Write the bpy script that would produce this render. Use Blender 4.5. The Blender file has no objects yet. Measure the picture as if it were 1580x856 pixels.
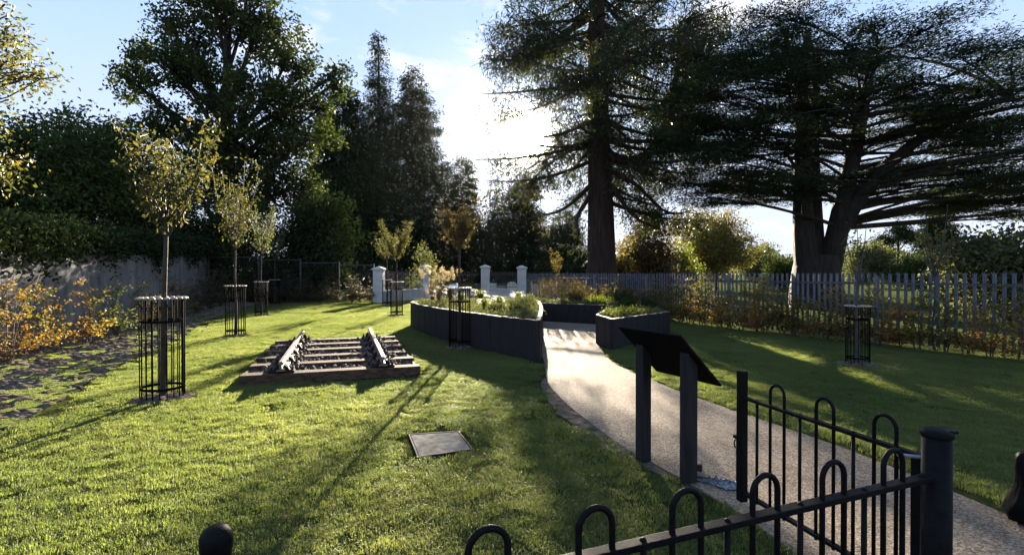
import bpy, math, random
import numpy as np
from mathutils import Vector

R = math.radians
sc = bpy.context.scene
COL = sc.collection
rng = np.random.default_rng(11)
random.seed(11)

# ------------------------------------------------------------------ camera
EYE = 1.70
F = 800.0            # focal length in pixels of the 1580 px photograph
cam_data = bpy.data.cameras.new("camera")
cam = bpy.data.objects.new("camera", cam_data)
COL.objects.link(cam)
cam_data.sensor_width = 36.0
cam_data.lens = F / 1580.0 * 36.0
cam_data.clip_start = 0.05
cam_data.clip_end = 3000
cam.location = (0, 0, EYE)
cam.rotation_euler = (R(90 - 0.43), 0, 0)
sc.camera = cam

# ------------------------------------------------------------------ sun and sky
SUN_EL, SUN_AZ = R(14.6), R(1.6)       # azimuth measured from +Y towards +X
sun_dir = Vector((math.sin(SUN_AZ) * math.cos(SUN_EL), math.cos(SUN_AZ) * math.cos(SUN_EL), math.sin(SUN_EL)))
sl = bpy.data.lights.new("sun", 'SUN')
sl.energy = 4.0
sl.angle = R(0.5)
sl.color = (1.0, 0.87, 0.68)
so = bpy.data.objects.new("sun", sl)
COL.objects.link(so)
so.rotation_euler = (-sun_dir).to_track_quat('-Z', 'Y').to_euler()

SKY_STRENGTH = 0.172
EXPOSURE = 3.25
HAZE = 0.000022
world = bpy.data.worlds.new("World")
sc.world = world
world.use_nodes = True
wt = world.node_tree
wt.nodes.clear()
def wn(t, **kw):
    n = wt.nodes.new(t)
    for k, v in kw.items():
        setattr(n, k, v)
    return n
def wl(a, b): wt.links.new(a, b)
w_out = wn('ShaderNodeOutputWorld')
w_bg = wn('ShaderNodeBackground')
w_bg.inputs['Strength'].default_value = SKY_STRENGTH
sky = wn('ShaderNodeTexSky', sky_type='NISHITA', sun_disc=False, sun_elevation=SUN_EL, sun_rotation=SUN_AZ)
sky.air_density = 1.0
sky.dust_density = 0.15
sky.ozone_density = 2.5
tc = wn('ShaderNodeTexCoord')
# clouds: soft streaks laid out over the sky's own directions
sep = wn('ShaderNodeSeparateXYZ'); wl(tc.outputs['Generated'], sep.inputs[0])
zc = wn('ShaderNodeMath', operation='MAXIMUM'); wl(sep.outputs['Z'], zc.inputs[0]); zc.inputs[1].default_value = 0.0
zd = wn('ShaderNodeMath', operation='ADD'); wl(zc.outputs[0], zd.inputs[0]); zd.inputs[1].default_value = 0.22
dx = wn('ShaderNodeMath', operation='DIVIDE'); wl(sep.outputs['X'], dx.inputs[0]); wl(zd.outputs[0], dx.inputs[1])
dy = wn('ShaderNodeMath', operation='DIVIDE'); wl(sep.outputs['Y'], dy.inputs[0]); wl(zd.outputs[0], dy.inputs[1])
cmb = wn('ShaderNodeCombineXYZ'); wl(dx.outputs[0], cmb.inputs[0]); wl(dy.outputs[0], cmb.inputs[1])
cn = wn('ShaderNodeTexNoise'); cn.inputs['Scale'].default_value = 2.5; cn.inputs['Detail'].default_value = 9
cn.inputs['Roughness'].default_value = 0.56; cn.inputs['Distortion'].default_value = 0.35
wl(cmb.outputs[0], cn.inputs['Vector'])
cr = wn('ShaderNodeValToRGB')
cr.color_ramp.elements[0].position = 0.53; cr.color_ramp.elements[0].color = (0, 0, 0, 1)
cr.color_ramp.elements[1].position = 0.66; cr.color_ramp.elements[1].color = (1, 1, 1, 1)
wl(cn.outputs['Fac'], cr.inputs[0])
# more cloud low down
lowr = wn('ShaderNodeMapRange'); wl(sep.outputs['Z'], lowr.inputs[0])
lowr.inputs[1].default_value = 0.02; lowr.inputs[2].default_value = 0.42
lowr.inputs[3].default_value = 0.62; lowr.inputs[4].default_value = 0.0
cadd = wn('ShaderNodeMath', operation='MAXIMUM'); wl(cr.outputs[0], cadd.inputs[0]); wl(lowr.outputs[0], cadd.inputs[1])
ccl = wn('ShaderNodeMath', operation='MULTIPLY'); wl(cadd.outputs[0], ccl.inputs[0]); ccl.inputs[1].default_value = 0.85
# sun aureole
dot = wn('ShaderNodeVectorMath', operation='DOT_PRODUCT'); wl(tc.outputs['Generated'], dot.inputs[0])
dot.inputs[1].default_value = sun_dir
acs = wn('ShaderNodeMath', operation='ARCCOSINE'); wl(dot.outputs['Value'], acs.inputs[0])
def gauss(sig, amp):
    a = wn('ShaderNodeMath', operation='DIVIDE'); wl(acs.outputs[0], a.inputs[0]); a.inputs[1].default_value = R(sig)
    b = wn('ShaderNodeMath', operation='POWER'); wl(a.outputs[0], b.inputs[0]); b.inputs[1].default_value = 2.0
    c = wn('ShaderNodeMath', operation='MULTIPLY'); wl(b.outputs[0], c.inputs[0]); c.inputs[1].default_value = -1.0
    d = wn('ShaderNodeMath', operation='EXPONENT'); wl(c.outputs[0], d.inputs[0])
    e = wn('ShaderNodeMath', operation='MULTIPLY'); wl(d.outputs[0], e.inputs[0]); e.inputs[1].default_value = amp
    return e
g1 = gauss(1.15, 900.0)
g2 = gauss(2.4, 2.4)
g3 = gauss(8.0, .10)
gs = wn('ShaderNodeMath', operation='ADD'); wl(g1.outputs[0], gs.inputs[0]); wl(g2.outputs[0], gs.inputs[1])
gt = wn('ShaderNodeMath', operation='ADD'); wl(gs.outputs[0], gt.inputs[0]); wl(g3.outputs[0], gt.inputs[1])
gcol = wn('ShaderNodeVectorMath', operation='SCALE'); gcol.inputs[0].default_value = (1.0, 0.86, 0.62); wl(gt.outputs[0], gcol.inputs['Scale'])
# cloud colour is brighter towards the sun
cb = gauss(18.0, 0.15)
cbb = wn('ShaderNodeMath', operation='ADD'); wl(cb.outputs[0], cbb.inputs[0]); cbb.inputs[1].default_value = 0.72
ccol = wn('ShaderNodeVectorMath', operation='SCALE'); ccol.inputs[0].default_value = (1.0, 0.98, 0.98); wl(cbb.outputs[0], ccol.inputs['Scale'])
# soft shoulder so that the blue holds close to the sun
sk1 = wn('ShaderNodeVectorMath', operation='SCALE'); wl(sky.outputs[0], sk1.inputs[0]); sk1.inputs['Scale'].default_value = 1.6
sk2 = wn('ShaderNodeVectorMath', operation='ADD'); wl(sk1.outputs[0], sk2.inputs[0]); sk2.inputs[1].default_value = (1, 1, 1)
tint = wn('ShaderNodeVectorMath', operation='DIVIDE'); wl(sky.outputs[0], tint.inputs[0]); wl(sk2.outputs[0], tint.inputs[1])
tint2 = wn('ShaderNodeVectorMath', operation='MULTIPLY'); wl(tint.outputs[0], tint2.inputs[0]); tint2.inputs[1].default_value = (0.74, 0.95, 1.38)
mixc = wn('ShaderNodeMix', data_type='RGBA'); wl(ccl.outputs[0], mixc.inputs[0])
wl(tint2.outputs[0], mixc.inputs[6]); wl(ccol.outputs[0], mixc.inputs[7])
addg = wn('ShaderNodeVectorMath', operation='ADD'); wl(mixc.outputs[2], addg.inputs[0]); wl(gcol.outputs[0], addg.inputs[1])
wl(addg.outputs[0], w_bg.inputs['Color'])
wl(w_bg.outputs[0], w_out.inputs[0])

sc.view_settings.view_transform = 'Standard'
sc.view_settings.look = 'None'
sc.view_settings.exposure = EXPOSURE
sc.view_settings.gamma = 1.0
sc.view_settings.use_curve_mapping = False
sc.render.engine = 'CYCLES'
cy = sc.cycles
cy.max_bounces = 8; cy.diffuse_bounces = 3; cy.glossy_bounces = 2; cy.transmission_bounces = 4
cy.volume_bounces = 0; cy.transparent_max_bounces = 8
cy.sample_clamp_indirect = 4.0
cy.use_denoising = True
cy.use_adaptive_sampling = True
cy.adaptive_threshold = 0.02
cy.caustics_reflective = False; cy.caustics_refractive = False

# ------------------------------------------------------------------ materials
def mat(name, c1, c2=None, rough=0.8, scale=6.0, detail=6, bump=0.0, bscale=None, metal=0.0, spec=0.3, stretch=None, lo=0.35, hi=0.65):
    m = bpy.data.materials.new(name)
    m.use_nodes = True
    t = m.node_tree
    b = t.nodes['Principled BSDF']
    b.inputs['Roughness'].default_value = rough
    b.inputs['Metallic'].default_value = metal
    b.inputs['Specular IOR Level'].default_value = spec
    co = t.nodes.new('ShaderNodeTexCoord')
    vec = co.outputs['Object']
    if stretch:
        mp = t.nodes.new('ShaderNodeMapping'); mp.inputs['Scale'].default_value = stretch
        t.links.new(vec, mp.inputs[0]); vec = mp.outputs[0]
    if c2 is None:
        b.inputs['Base Color'].default_value = (*c1, 1)
    else:
        n = t.nodes.new('ShaderNodeTexNoise'); n.inputs['Scale'].default_value = scale; n.inputs['Detail'].default_value = detail
        n.inputs['Roughness'].default_value = 0.65
        t.links.new(vec, n.inputs['Vector'])
        r = t.nodes.new('ShaderNodeValToRGB')
        r.color_ramp.elements[0].position = lo; r.color_ramp.elements[0].color = (*c1, 1)
        r.color_ramp.elements[1].position = hi; r.color_ramp.elements[1].color = (*c2, 1)
        t.links.new(n.outputs['Fac'], r.inputs[0]); t.links.new(r.outputs[0], b.inputs['Base Color'])
    if bump:
        n2 = t.nodes.new('ShaderNodeTexNoise'); n2.inputs['Scale'].default_value = bscale or scale * 3; n2.inputs['Detail'].default_value = 8
        t.links.new(vec, n2.inputs['Vector'])
        bp = t.nodes.new('ShaderNodeBump'); bp.inputs['Strength'].default_value = 1.0; bp.inputs['Distance'].default_value = bump
        t.links.new(n2.outputs['Fac'], bp.inputs['Height']); t.links.new(bp.outputs[0], b.inputs['Normal'])
    return m

def leaf_mat(name, cols, trans=0.45, rough=0.55, inst=False, spec=0.3, tgain=1.0):
    """cols: list of colours along the per-leaf tint attribute; thin leaves let light through."""
    m = bpy.data.materials.new(name)
    m.use_nodes = True
    t = m.node_tree
    b = t.nodes['Principled BSDF']
    out = [n for n in t.nodes if n.type == 'OUTPUT_MATERIAL'][0]
    b.inputs['Roughness'].default_value = rough
    b.inputs['Specular IOR Level'].default_value = spec
    a = t.nodes.new('ShaderNodeAttribute'); a.attribute_name = 'tint'
    fac = a.outputs['Fac']
    if inst:
        a2 = t.nodes.new('ShaderNodeAttribute'); a2.attribute_type = 'INSTANCER'; a2.attribute_name = 'itint'
        mx = t.nodes.new('ShaderNodeMath'); mx.operation = 'ADD'
        t.links.new(fac, mx.inputs[0]); t.links.new(a2.outputs['Fac'], mx.inputs[1])
        h = t.nodes.new('ShaderNodeMath'); h.operation = 'MULTIPLY'; t.links.new(mx.outputs[0], h.inputs[0]); h.inputs[1].default_value = 0.5
        fac = h.outputs[0]
    r = t.nodes.new('ShaderNodeValToRGB')
    e = r.color_ramp.elements
    while len(e) < len(cols): e.new(0.5)
    for i, c in enumerate(cols):
        e[i].position = i / max(1, len(cols) - 1); e[i].color = (*c, 1)
    t.links.new(fac, r.inputs[0])
    t.links.new(r.outputs[0], b.inputs['Base Color'])
    tr = t.nodes.new('ShaderNodeBsdfTranslucent')
    gm = t.nodes.new('ShaderNodeMix'); gm.data_type = 'RGBA'; gm.blend_type = 'MULTIPLY'; gm.inputs[0].default_value = 1.0
    t.links.new(r.outputs[0], gm.inputs[6]); gm.inputs[7].default_value = (1.25 * tgain, 1.2 * tgain, 0.6 * tgain, 1)
    gm.clamp_result = False
    t.links.new(gm.outputs[2], tr.inputs['Color'])
    ms = t.nodes.new('ShaderNodeMixShader'); ms.inputs[0].default_value = trans
    t.links.new(b.outputs[0], ms.inputs[1]); t.links.new(tr.outputs[0], ms.inputs[2])
    t.links.new(ms.outputs[0], out.inputs['Surface'])
    return m

MAT = {}
MAT['black_paint'] = mat('black_paint', (0.005, 0.005, 0.006), (0.009, 0.009, 0.010), rough=0.5, scale=30, bump=0.0006, bscale=90, spec=0.05)
MAT['guard_steel'] = mat('guard_steel', (0.004, 0.004, 0.004), (0.008, 0.007, 0.007), rough=0.8, scale=20, spec=0.02)
MAT['guard_knob'] = mat('guard_knob', (0.24, 0.19, 0.15), (0.36, 0.3, 0.25), rough=0.6, scale=30)
MAT['galv'] = mat('galvanised', (0.14, 0.15, 0.17), (0.26, 0.27, 0.29), rough=0.45, scale=14, metal=0.6)
MAT['palisade'] = mat('palisade_steel', (0.085, 0.092, 0.12), (0.145, 0.15, 0.18), rough=0.6, scale=5, metal=0.2)
MAT['wire'] = mat('fence_wire', (0.05, 0.05, 0.055), (0.09, 0.09, 0.09), rough=0.6, scale=8, metal=0.3)
MAT['render_white'] = mat('pillar_render', (0.42, 0.41, 0.40), (0.55, 0.54, 0.525), rough=0.85, scale=3, bump=0.004, bscale=40)
MAT['low_wall'] = mat('low_wall_render', (0.4, 0.39, 0.39), (0.52, 0.51, 0.5), rough=0.9, scale=3, bump=0.004, bscale=40)
MAT['concrete_wall'] = mat('concrete_wall', (0.09, 0.086, 0.082), (0.24, 0.232, 0.225), rough=0.95, scale=2.2, bump=0.02, bscale=6, lo=0.3, hi=0.72, stretch=(1, 1, .28))
MAT['timber_dark'] = mat('charred_timber', (0.007, 0.0065, 0.008), (0.02, 0.018, 0.019), rough=0.85, scale=4, stretch=(6, 6, 0.6), bump=0.004, bscale=9)
MAT['timber_top'] = mat('timber_lit_top', (0.13, 0.1, 0.075), (0.24, 0.19, 0.14), rough=0.8, scale=9)  # pale wood tops, with the sunlit top edges put into the colour
MAT['soil'] = mat('soil', (0.04, 0.031, 0.025), (0.13, 0.108, 0.088), rough=0.95, scale=7, bump=0.04, bscale=14)
MAT['sleeper'] = mat('sleeper_timber', (0.028, 0.018, 0.013), (0.10, 0.064, 0.045), spec=0.08, rough=0.85, scale=3, stretch=(1.2, 9, 9), bump=0.006, bscale=6)
MAT['rail_top'] = mat('rail_steel', (0.12, 0.08, 0.062), (0.23, 0.165, 0.135), rough=0.5, scale=9, metal=0.4, stretch=(1, 1, 1))
MAT['chair_iron'] = mat('chair_iron', (0.012, 0.010, 0.009), (0.035, 0.024, 0.02), rough=0.8, scale=20, spec=0.1)
MAT['ballast'] = mat('ballast_stone', (0.03, 0.025, 0.022), (0.12, 0.10, 0.09), spec=.1, rough=0.85, scale=9, bump=0.004, bscale=40)
MAT['cover_stone'] = mat('cover_concrete', (0.075, 0.07, 0.063), (0.19, 0.178, 0.16), rough=0.95, spec=0.03, scale=9, bump=0.003, bscale=60)
MAT['bark_dark'] = mat('bark_dark', (0.013, 0.011, 0.010), (0.036, 0.029, 0.025), rough=0.9, scale=2.5, stretch=(3, 3, 0.5), bump=0.06, bscale=4)
MAT['bark_red'] = mat('bark_redwood', (0.015, 0.0095, 0.008), (0.046, 0.028, 0.023), rough=0.9, scale=2.2, stretch=(4, 4, 0.35), bump=0.12, bscale=3)
MAT['bark_young'] = mat('bark_young', (0.022, 0.016, 0.013), (0.06, 0.046, 0.037), spec=.15, rough=0.7, scale=9, stretch=(2, 2, 1), bump=0.003, bscale=30)
MAT['bark_pale'] = mat('bark_pale', (0.03, 0.03, 0.033), (0.07, 0.07, 0.074), rough=0.7, scale=6)
MAT['twig'] = mat('twig_wood', (0.04, 0.03, 0.022), (0.09, 0.065, 0.05), rough=0.8, scale=9)
MAT['headstone_grey'] = mat('headstone_grey', (0.24, 0.24, 0.24), (0.4, 0.39, 0.38), rough=0.8, scale=5, bump=0.004)
MAT['headstone_pale'] = mat('headstone_pale', (0.55, 0.54, 0.5), (0.72, 0.7, 0.66), rough=0.7, scale=5)
MAT['headstone_dark'] = mat('headstone_dark', (0.015, 0.015, 0.017), (0.03, 0.03, 0.03), rough=0.3, scale=12, spec=0.5)
MAT['plaque'] = mat('plaque_white', (0.68, 0.7, 0.74), (0.78, 0.79, 0.82), rough=0.35, scale=5)
MAT['sack'] = mat('black_plastic', (0.003, 0.003, 0.0035), (0.006, 0.006, 0.007), rough=0.45, scale=4, bump=0.01, bscale=9, spec=0.05)
MAT['sheet'] = mat('crumpled_sheet', (0.08, 0.09, 0.105), (0.2, 0.22, 0.245), spec=.2, rough=0.45, scale=9, bump=0.006, bscale=30)
MAT['rubber'] = mat('black_rubber', (0.014, 0.014, 0.016), (0.03, 0.03, 0.032), rough=0.5, scale=20)
MAT['panel_back'] = mat('panel_back', (0.006, 0.0055, 0.0055), (0.01, 0.009, 0.009), rough=0.8, scale=6, spec=0.03)
MAT['panel_face'] = mat('panel_face', (0.2, 0.24, 0.2), (0.45, 0.44, 0.38), rough=0.25, scale=3)

MAT['leaf_oak'] = leaf_mat('oak_leaves', [(0.018, 0.03, 0.010), (0.033, 0.05, 0.016), (0.06, 0.078, 0.024)], 0.3, rough=.7, spec=0.06)
MAT['leaf_cedar'] = leaf_mat('cedar_needles', [(0.014, 0.026, 0.018), (0.028, 0.045, 0.029), (0.05, 0.07, 0.04)], 0.22, spec=.04)
MAT['leaf_redwood'] = leaf_mat('redwood_needles', [(0.022, 0.036, 0.02), (0.038, 0.055, 0.026), (0.075, 0.06, 0.028)], 0.22, spec=.04)
MAT['leaf_conifer'] = leaf_mat('conifer_needles', [(0.010, 0.02, 0.010), (0.02, 0.033, 0.014), (0.035, 0.046, 0.018)], 0.12, rough=.8, spec=0)
MAT['leaf_brownconifer'] = leaf_mat('bronze_needles', [(0.05, 0.036, 0.018), (0.075, 0.056, 0.022), (0.09, 0.085, 0.03)], 0.3)
MAT['leaf_hedge'] = leaf_mat('evergreen_leaves', [(0.024, 0.042, 0.016), (0.045, 0.068, 0.022), (0.09, 0.11, 0.032)], 0.35, rough=.7, spec=.05)
MAT['leaf_bright'] = leaf_mat('yellow_green_leaves', [(0.045, 0.075, 0.016), (0.09, 0.12, 0.02), (0.16, 0.14, 0.022)], 0.5)  # yellow-green foliage of the small tree, tufts and mounds
MAT['leaf_edge'] = leaf_mat('edge_tree_leaves', [(0.04, 0.055, 0.016), (0.085, 0.095, 0.024), (0.16, 0.12, 0.03)], 0.45)
MAT['leaf_ivy'] = leaf_mat('ivy_leaves', [(0.012, 0.022, 0.010), (0.022, 0.034, 0.015), (0.034, 0.046, 0.021)], 0.06, rough=0.8, spec=0.0)
MAT['leaf_young'] = leaf_mat('young_tree_leaves', [(0.032, 0.044, 0.017), (0.068, 0.074, 0.028), (0.14, 0.115, 0.042)], 0.4, rough=.7, spec=.12)
MAT['leaf_red'] = leaf_mat('copper_leaves', [(0.06, 0.045, 0.022), (0.08, 0.06, 0.028), (0.095, 0.085, 0.035)], 0.36, spec=.1)
MAT['leaf_gold'] = leaf_mat('golden_leaves', [(0.07, 0.075, 0.02), (0.13, 0.11, 0.026), (0.17, 0.12, 0.025)], 0.4)
MAT['leaf_beech'] = leaf_mat('beech_leaves', [(0.065, 0.085, 0.022), (0.15, 0.13, 0.03), (0.23, 0.12, 0.035), (0.15, 0.065, 0.028)], 0.45, spec=.1)
MAT['leaf_beechbrown'] = leaf_mat('brown_beech_leaves', [(0.09, 0.10, 0.03), (0.2, 0.15, 0.05), (0.3, 0.16, 0.06), (0.2, 0.09, 0.045)], 0.5)
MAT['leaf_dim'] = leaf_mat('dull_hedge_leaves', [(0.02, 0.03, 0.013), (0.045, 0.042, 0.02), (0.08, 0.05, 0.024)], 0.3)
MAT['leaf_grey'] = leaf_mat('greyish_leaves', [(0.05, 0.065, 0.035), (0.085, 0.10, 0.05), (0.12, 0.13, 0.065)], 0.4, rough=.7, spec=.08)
MAT['straw'] = leaf_mat('dry_grass', [(0.10, 0.07, 0.045), (0.17, 0.12, 0.08), (0.24, 0.18, 0.13)], 0.35)
MAT['plume'] = leaf_mat('grass_plumes', [(0.2, 0.16, 0.125), (0.3, 0.25, 0.2), (0.4, 0.34, 0.29)], 0.35)
MAT['grass'] = leaf_mat('lawn_grass', [(0.06, 0.09, 0.03), (0.108, 0.14, 0.048), (0.18, 0.198, 0.09)], 0.6, rough=0.5, inst=True, spec=0.35, tgain=1.15)
MAT['fallen'] = leaf_mat('fallen_leaf', [(0.2, 0.08, 0.02), (0.35, 0.14, 0.03), (0.25, 0.16, 0.05)], 0.4)

def ground_mat(name, cols, scales, bump, rough=0.95):
    m = mat(name, cols[0], cols[1], rough=rough, scale=scales[0], bump=bump, bscale=scales[1])
    return m
MAT['turf'] = mat('turf_base', (0.022, 0.026, 0.008), (0.05, 0.055, 0.018), rough=0.95, scale=3, bump=0.02, bscale=30)
MAT['meadow'] = mat('meadow', (0.03, 0.042, 0.014), (0.065, 0.075, 0.024), rough=0.95, scale=0.35, bump=0.05, bscale=6)

def path_material():
    m = bpy.data.materials.new('resin_gravel'); m.use_nodes = True
    t = m.node_tree; b = t.nodes['Principled BSDF']
    co = t.nodes.new('ShaderNodeTexCoord')
    v = t.nodes.new('ShaderNodeTexVoronoi'); v.inputs['Scale'].default_value = 85; t.links.new(co.outputs['Object'], v.inputs['Vector'])
    r = t.nodes.new('ShaderNodeValToRGB')
    e = r.color_ramp.elements
    e[0].position = 0.0; e[0].color = (0.19, 0.135, 0.095, 1)
    e[1].position = 1.0; e[1].color = (0.56, 0.48, 0.385, 1)
    k = e.new(0.5); k.color = (0.33, 0.26, 0.195, 1)
    sepc = t.nodes.new('ShaderNodeSeparateColor'); t.links.new(v.outputs['Color'], sepc.inputs[0])
    t.links.new(sepc.outputs[0], r.inputs[0])
    n = t.nodes.new('ShaderNodeTexNoise'); n.inputs['Scale'].default_value = 1.3; n.inputs['Detail'].default_value = 6
    t.links.new(co.outputs['Object'], n.inputs['Vector'])
    mr = t.nodes.new('ShaderNodeMapRange'); t.links.new(n.outputs['Fac'], mr.inputs[0]); mr.inputs[1].default_value = 0.3; mr.inputs[2].default_value = 0.7
    mr.inputs[3].default_value = 0.34; mr.inputs[4].default_value = 0.54
    mx = t.nodes.new('ShaderNodeVectorMath'); mx.operation = 'SCALE'; t.links.new(r.outputs[0], mx.inputs[0]); t.links.new(mr.outputs[0], mx.inputs['Scale'])
    t.links.new(mx.outputs[0], b.inputs['Base Color'])
    rr = t.nodes.new('ShaderNodeMapRange'); t.links.new(sepc.outputs[1], rr.inputs[0]); rr.inputs[3].default_value = 0.7; rr.inputs[4].default_value = 1.0
    t.links.new(rr.outputs[0], b.inputs['Roughness'])
    b.inputs['Specular IOR Level'].default_value = 0.02
    bp = t.nodes.new('ShaderNodeBump'); bp.inputs['Distance'].default_value = 0.004; bp.inputs['Strength'].default_value = 0.7; bp.invert = True
    t.links.new(v.outputs['Distance'], bp.inputs['Height']); t.links.new(bp.outputs[0], b.inputs['Normal'])
    return m
MAT['path'] = path_material()
for k_ in ('turf', 'meadow', 'soil'):
    MAT[k_].node_tree.nodes['Principled BSDF'].inputs['Specular IOR Level'].default_value = 0.0

# ------------------------------------------------------------------ mesh helpers
class M:
    """collects shapes; build() links them as one mesh object"""
    def __init__(self): self.v = []; self.f = []
    def add(self, vs, fs):
        o = len(self.v); self.v.extend([tuple(map(float, p)) for p in vs]); self.f.extend([tuple(i + o for i in q) for q in fs])
    def box(self, c, size, u=(1, 0, 0), v=(0, 1, 0), w=(0, 0, 1)):
        c = Vector(c); u, v, w = Vector(u).normalized() * size[0] / 2, Vector(v).normalized() * size[1] / 2, Vector(w).normalized() * size[2] / 2
        p = [c + a * u + b * v + d * w for d in (-1, 1) for a, b in ((-1, -1), (1, -1), (1, 1), (-1, 1))]
        self.add(p, [(3, 2, 1, 0), (4, 5, 6, 7), (0, 1, 5, 4), (1, 2, 6, 5), (2, 3, 7, 6), (3, 0, 4, 7)])
    def tube(self, pts, rad, n=6, cap=True):
        pts = [Vector(p) for p in pts]
        if not isinstance(rad, (list, tuple)): rad = [rad] * len(pts)
        vs = []; ref = None
        for i, p in enumerate(pts):
            a = pts[min(i + 1, len(pts) - 1)] - pts[max(i - 1, 0)]
            a = a.normalized() if a.length > 1e-9 else Vector((0, 0, 1))
            if ref is None: ref = a.orthogonal().normalized()
            ref = (ref - a * ref.dot(a))
            ref = ref.normalized() if ref.length > 1e-6 else a.orthogonal().normalized()
            b = a.cross(ref)
            for k in range(n):
                t = 2 * math.pi * k / n
                vs.append(p + (ref * math.cos(t) + b * math.sin(t)) * rad[i])
        fs = []
        for i in range(len(pts) - 1):
            for k in range(n):
                k2 = (k + 1) % n
                fs.append((i * n + k, i * n + k2, (i + 1) * n + k2, (i + 1) * n + k))
        if cap:
            fs.append(tuple(range(n))[::-1]); fs.append(tuple(range((len(pts) - 1) * n, len(pts) * n)))
        self.add(vs, fs)
    def lathe(self, c, prof, n=16):
        vs = []; fs = []
        for r, z in prof:
            for k in range(n):
                t = 2 * math.pi * k / n
                vs.append((c[0] + r * math.cos(t), c[1] + r * math.sin(t), c[2] + z))
        for i in range(len(prof) - 1):
            for k in range(n):
                k2 = (k + 1) % n
                fs.append((i * n + k, i * n + k2, (i + 1) * n + k2, (i + 1) * n + k))
        fs.append(tuple(range(n))[::-1]); fs.append(tuple(range((len(prof) - 1) * n, len(prof) * n)))
        self.add(vs, fs)
    def ring(self, c, rad, tw, th, n=28):
        vs = []; fs = []
        for k in range(n):
            t = 2 * math.pi * k / n
            for r, z in ((rad - tw, -th), (rad + tw, -th), (rad + tw, th), (rad - tw, th)):
                vs.append((c[0] + r * math.cos(t), c[1] + r * math.sin(t), c[2] + z))
        for k in range(n):
            a, b = k * 4, ((k + 1) % n) * 4
            for j in range(4):
                j2 = (j + 1) % 4
                fs.append((a + j, b + j, b + j2, a + j2))
        self.add(vs, fs)
    def prism(self, poly, z0, z1):
        n = len(poly)
        vs = [(p[0], p[1], z0) for p in poly] + [(p[0], p[1], z1) for p in poly]
        fs = [tuple(range(n))[::-1], tuple(range(n, 2 * n))] + [(i, (i + 1) % n, n + (i + 1) % n, n + i) for i in range(n)]
        self.add(vs, fs)
    def build(self, name, material, parent=None, origin=(0, 0, 0), smooth=False, bevel=0.0):
        me = bpy.data.meshes.new(name)
        o3 = origin
        me.from_pydata([(x - o3[0], y - o3[1], z - o3[2]) for x, y, z in self.v], [], self.f)
        me.materials.append(MAT[material] if isinstance(material, str) else material)
        if smooth:
            me.polygons.foreach_set('use_smooth', [True] * len(me.polygons))
        ob = bpy.data.objects.new(name, me); COL.objects.link(ob)
        if parent is not None: ob.parent = parent
        else: ob.location = o3
        if bevel:
            bm = ob.modifiers.new('bevel', 'BEVEL'); bm.width = bevel; bm.segments = 2; bm.limit_method = 'ANGLE'
        return ob

def tag(o, label=None, cat=None, group=None, kind=None):
    if label: o['label'] = label
    if cat: o['category'] = cat
    if group: o['group'] = group
    if kind: o['kind'] = kind
    return o
def thing(name, loc, label, cat, group=None, rz=0.0):
    o = bpy.data.objects.new(name, None); COL.objects.link(o)
    o.location = loc; o.rotation_euler = (0, 0, rz); o.empty_display_size = 0.2
    return tag(o, label, cat, group)
def dup(root, loc, rz=0.0, scale=1.0, label=None):
    r = root.copy(); COL.objects.link(r); r.location = loc; r.rotation_euler = (0, 0, rz)
    r.scale = (scale,) * 3 if not isinstance(scale, (tuple, list)) else scale
    if label: r['label'] = label
    for ch in list(root.children):
        c = ch.copy(); COL.objects.link(c); c.parent = r
        for g in list(ch.children):
            d = g.copy(); COL.objects.link(d); d.parent = c
    return r

def quad_mesh(name, V, material, tints=None, parent=None, nper=4):
    """V (N, nper, 3): one face per row, with a tint per face"""
    N = len(V)
    me = bpy.data.meshes.new(name)
    me.vertices.add(N * nper); me.vertices.foreach_set('co', np.ascontiguousarray(V, dtype=np.float32).ravel())
    me.loops.add(N * nper); me.loops.foreach_set('vertex_index', np.arange(N * nper, dtype=np.int32))
    me.polygons.add(N); me.polygons.foreach_set('loop_start', np.arange(0, N * nper, nper, dtype=np.int32))
    me.update(calc_edges=True)
    if tints is not None:
        at = me.attributes.new('tint', 'FLOAT', 'FACE'); at.data.foreach_set('value', np.clip(tints, 0, 1).astype(np.float32))
    me.materials.append(MAT[material] if isinstance(material, str) else material)
    ob = bpy.data.objects.new(name, me); COL.objects.link(ob)
    if parent is not None: ob.parent = parent
    return ob

def unit(a): return a / np.maximum(np.linalg.norm(a, axis=-1, keepdims=True), 1e-9)
def leaf_quads(C, D, L, W, up=None, upw=0.0, g=rng):
    """leaf shapes: C base points, D growing directions, L length, W width; upw pulls the leaf faces towards the up vector"""
    n = len(C)
    D = unit(D)
    rn = g.normal(size=(n, 3))
    if up is not None: rn = rn * (1 - upw) + np.asarray(up) * upw * 2
    S = unit(np.cross(D, rn))
    L = np.broadcast_to(L, (n,))[:, None]; W = np.broadcast_to(W, (n,))[:, None]
    bend = unit(np.cross(S, D)) * L * g.uniform(-0.2, 0.2, (n, 1))
    return np.stack([C, C + D * L * 0.45 + S * W * 0.5 + bend, C + D * L, C + D * L * 0.45 - S * W * 0.5 + bend], axis=1)

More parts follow.
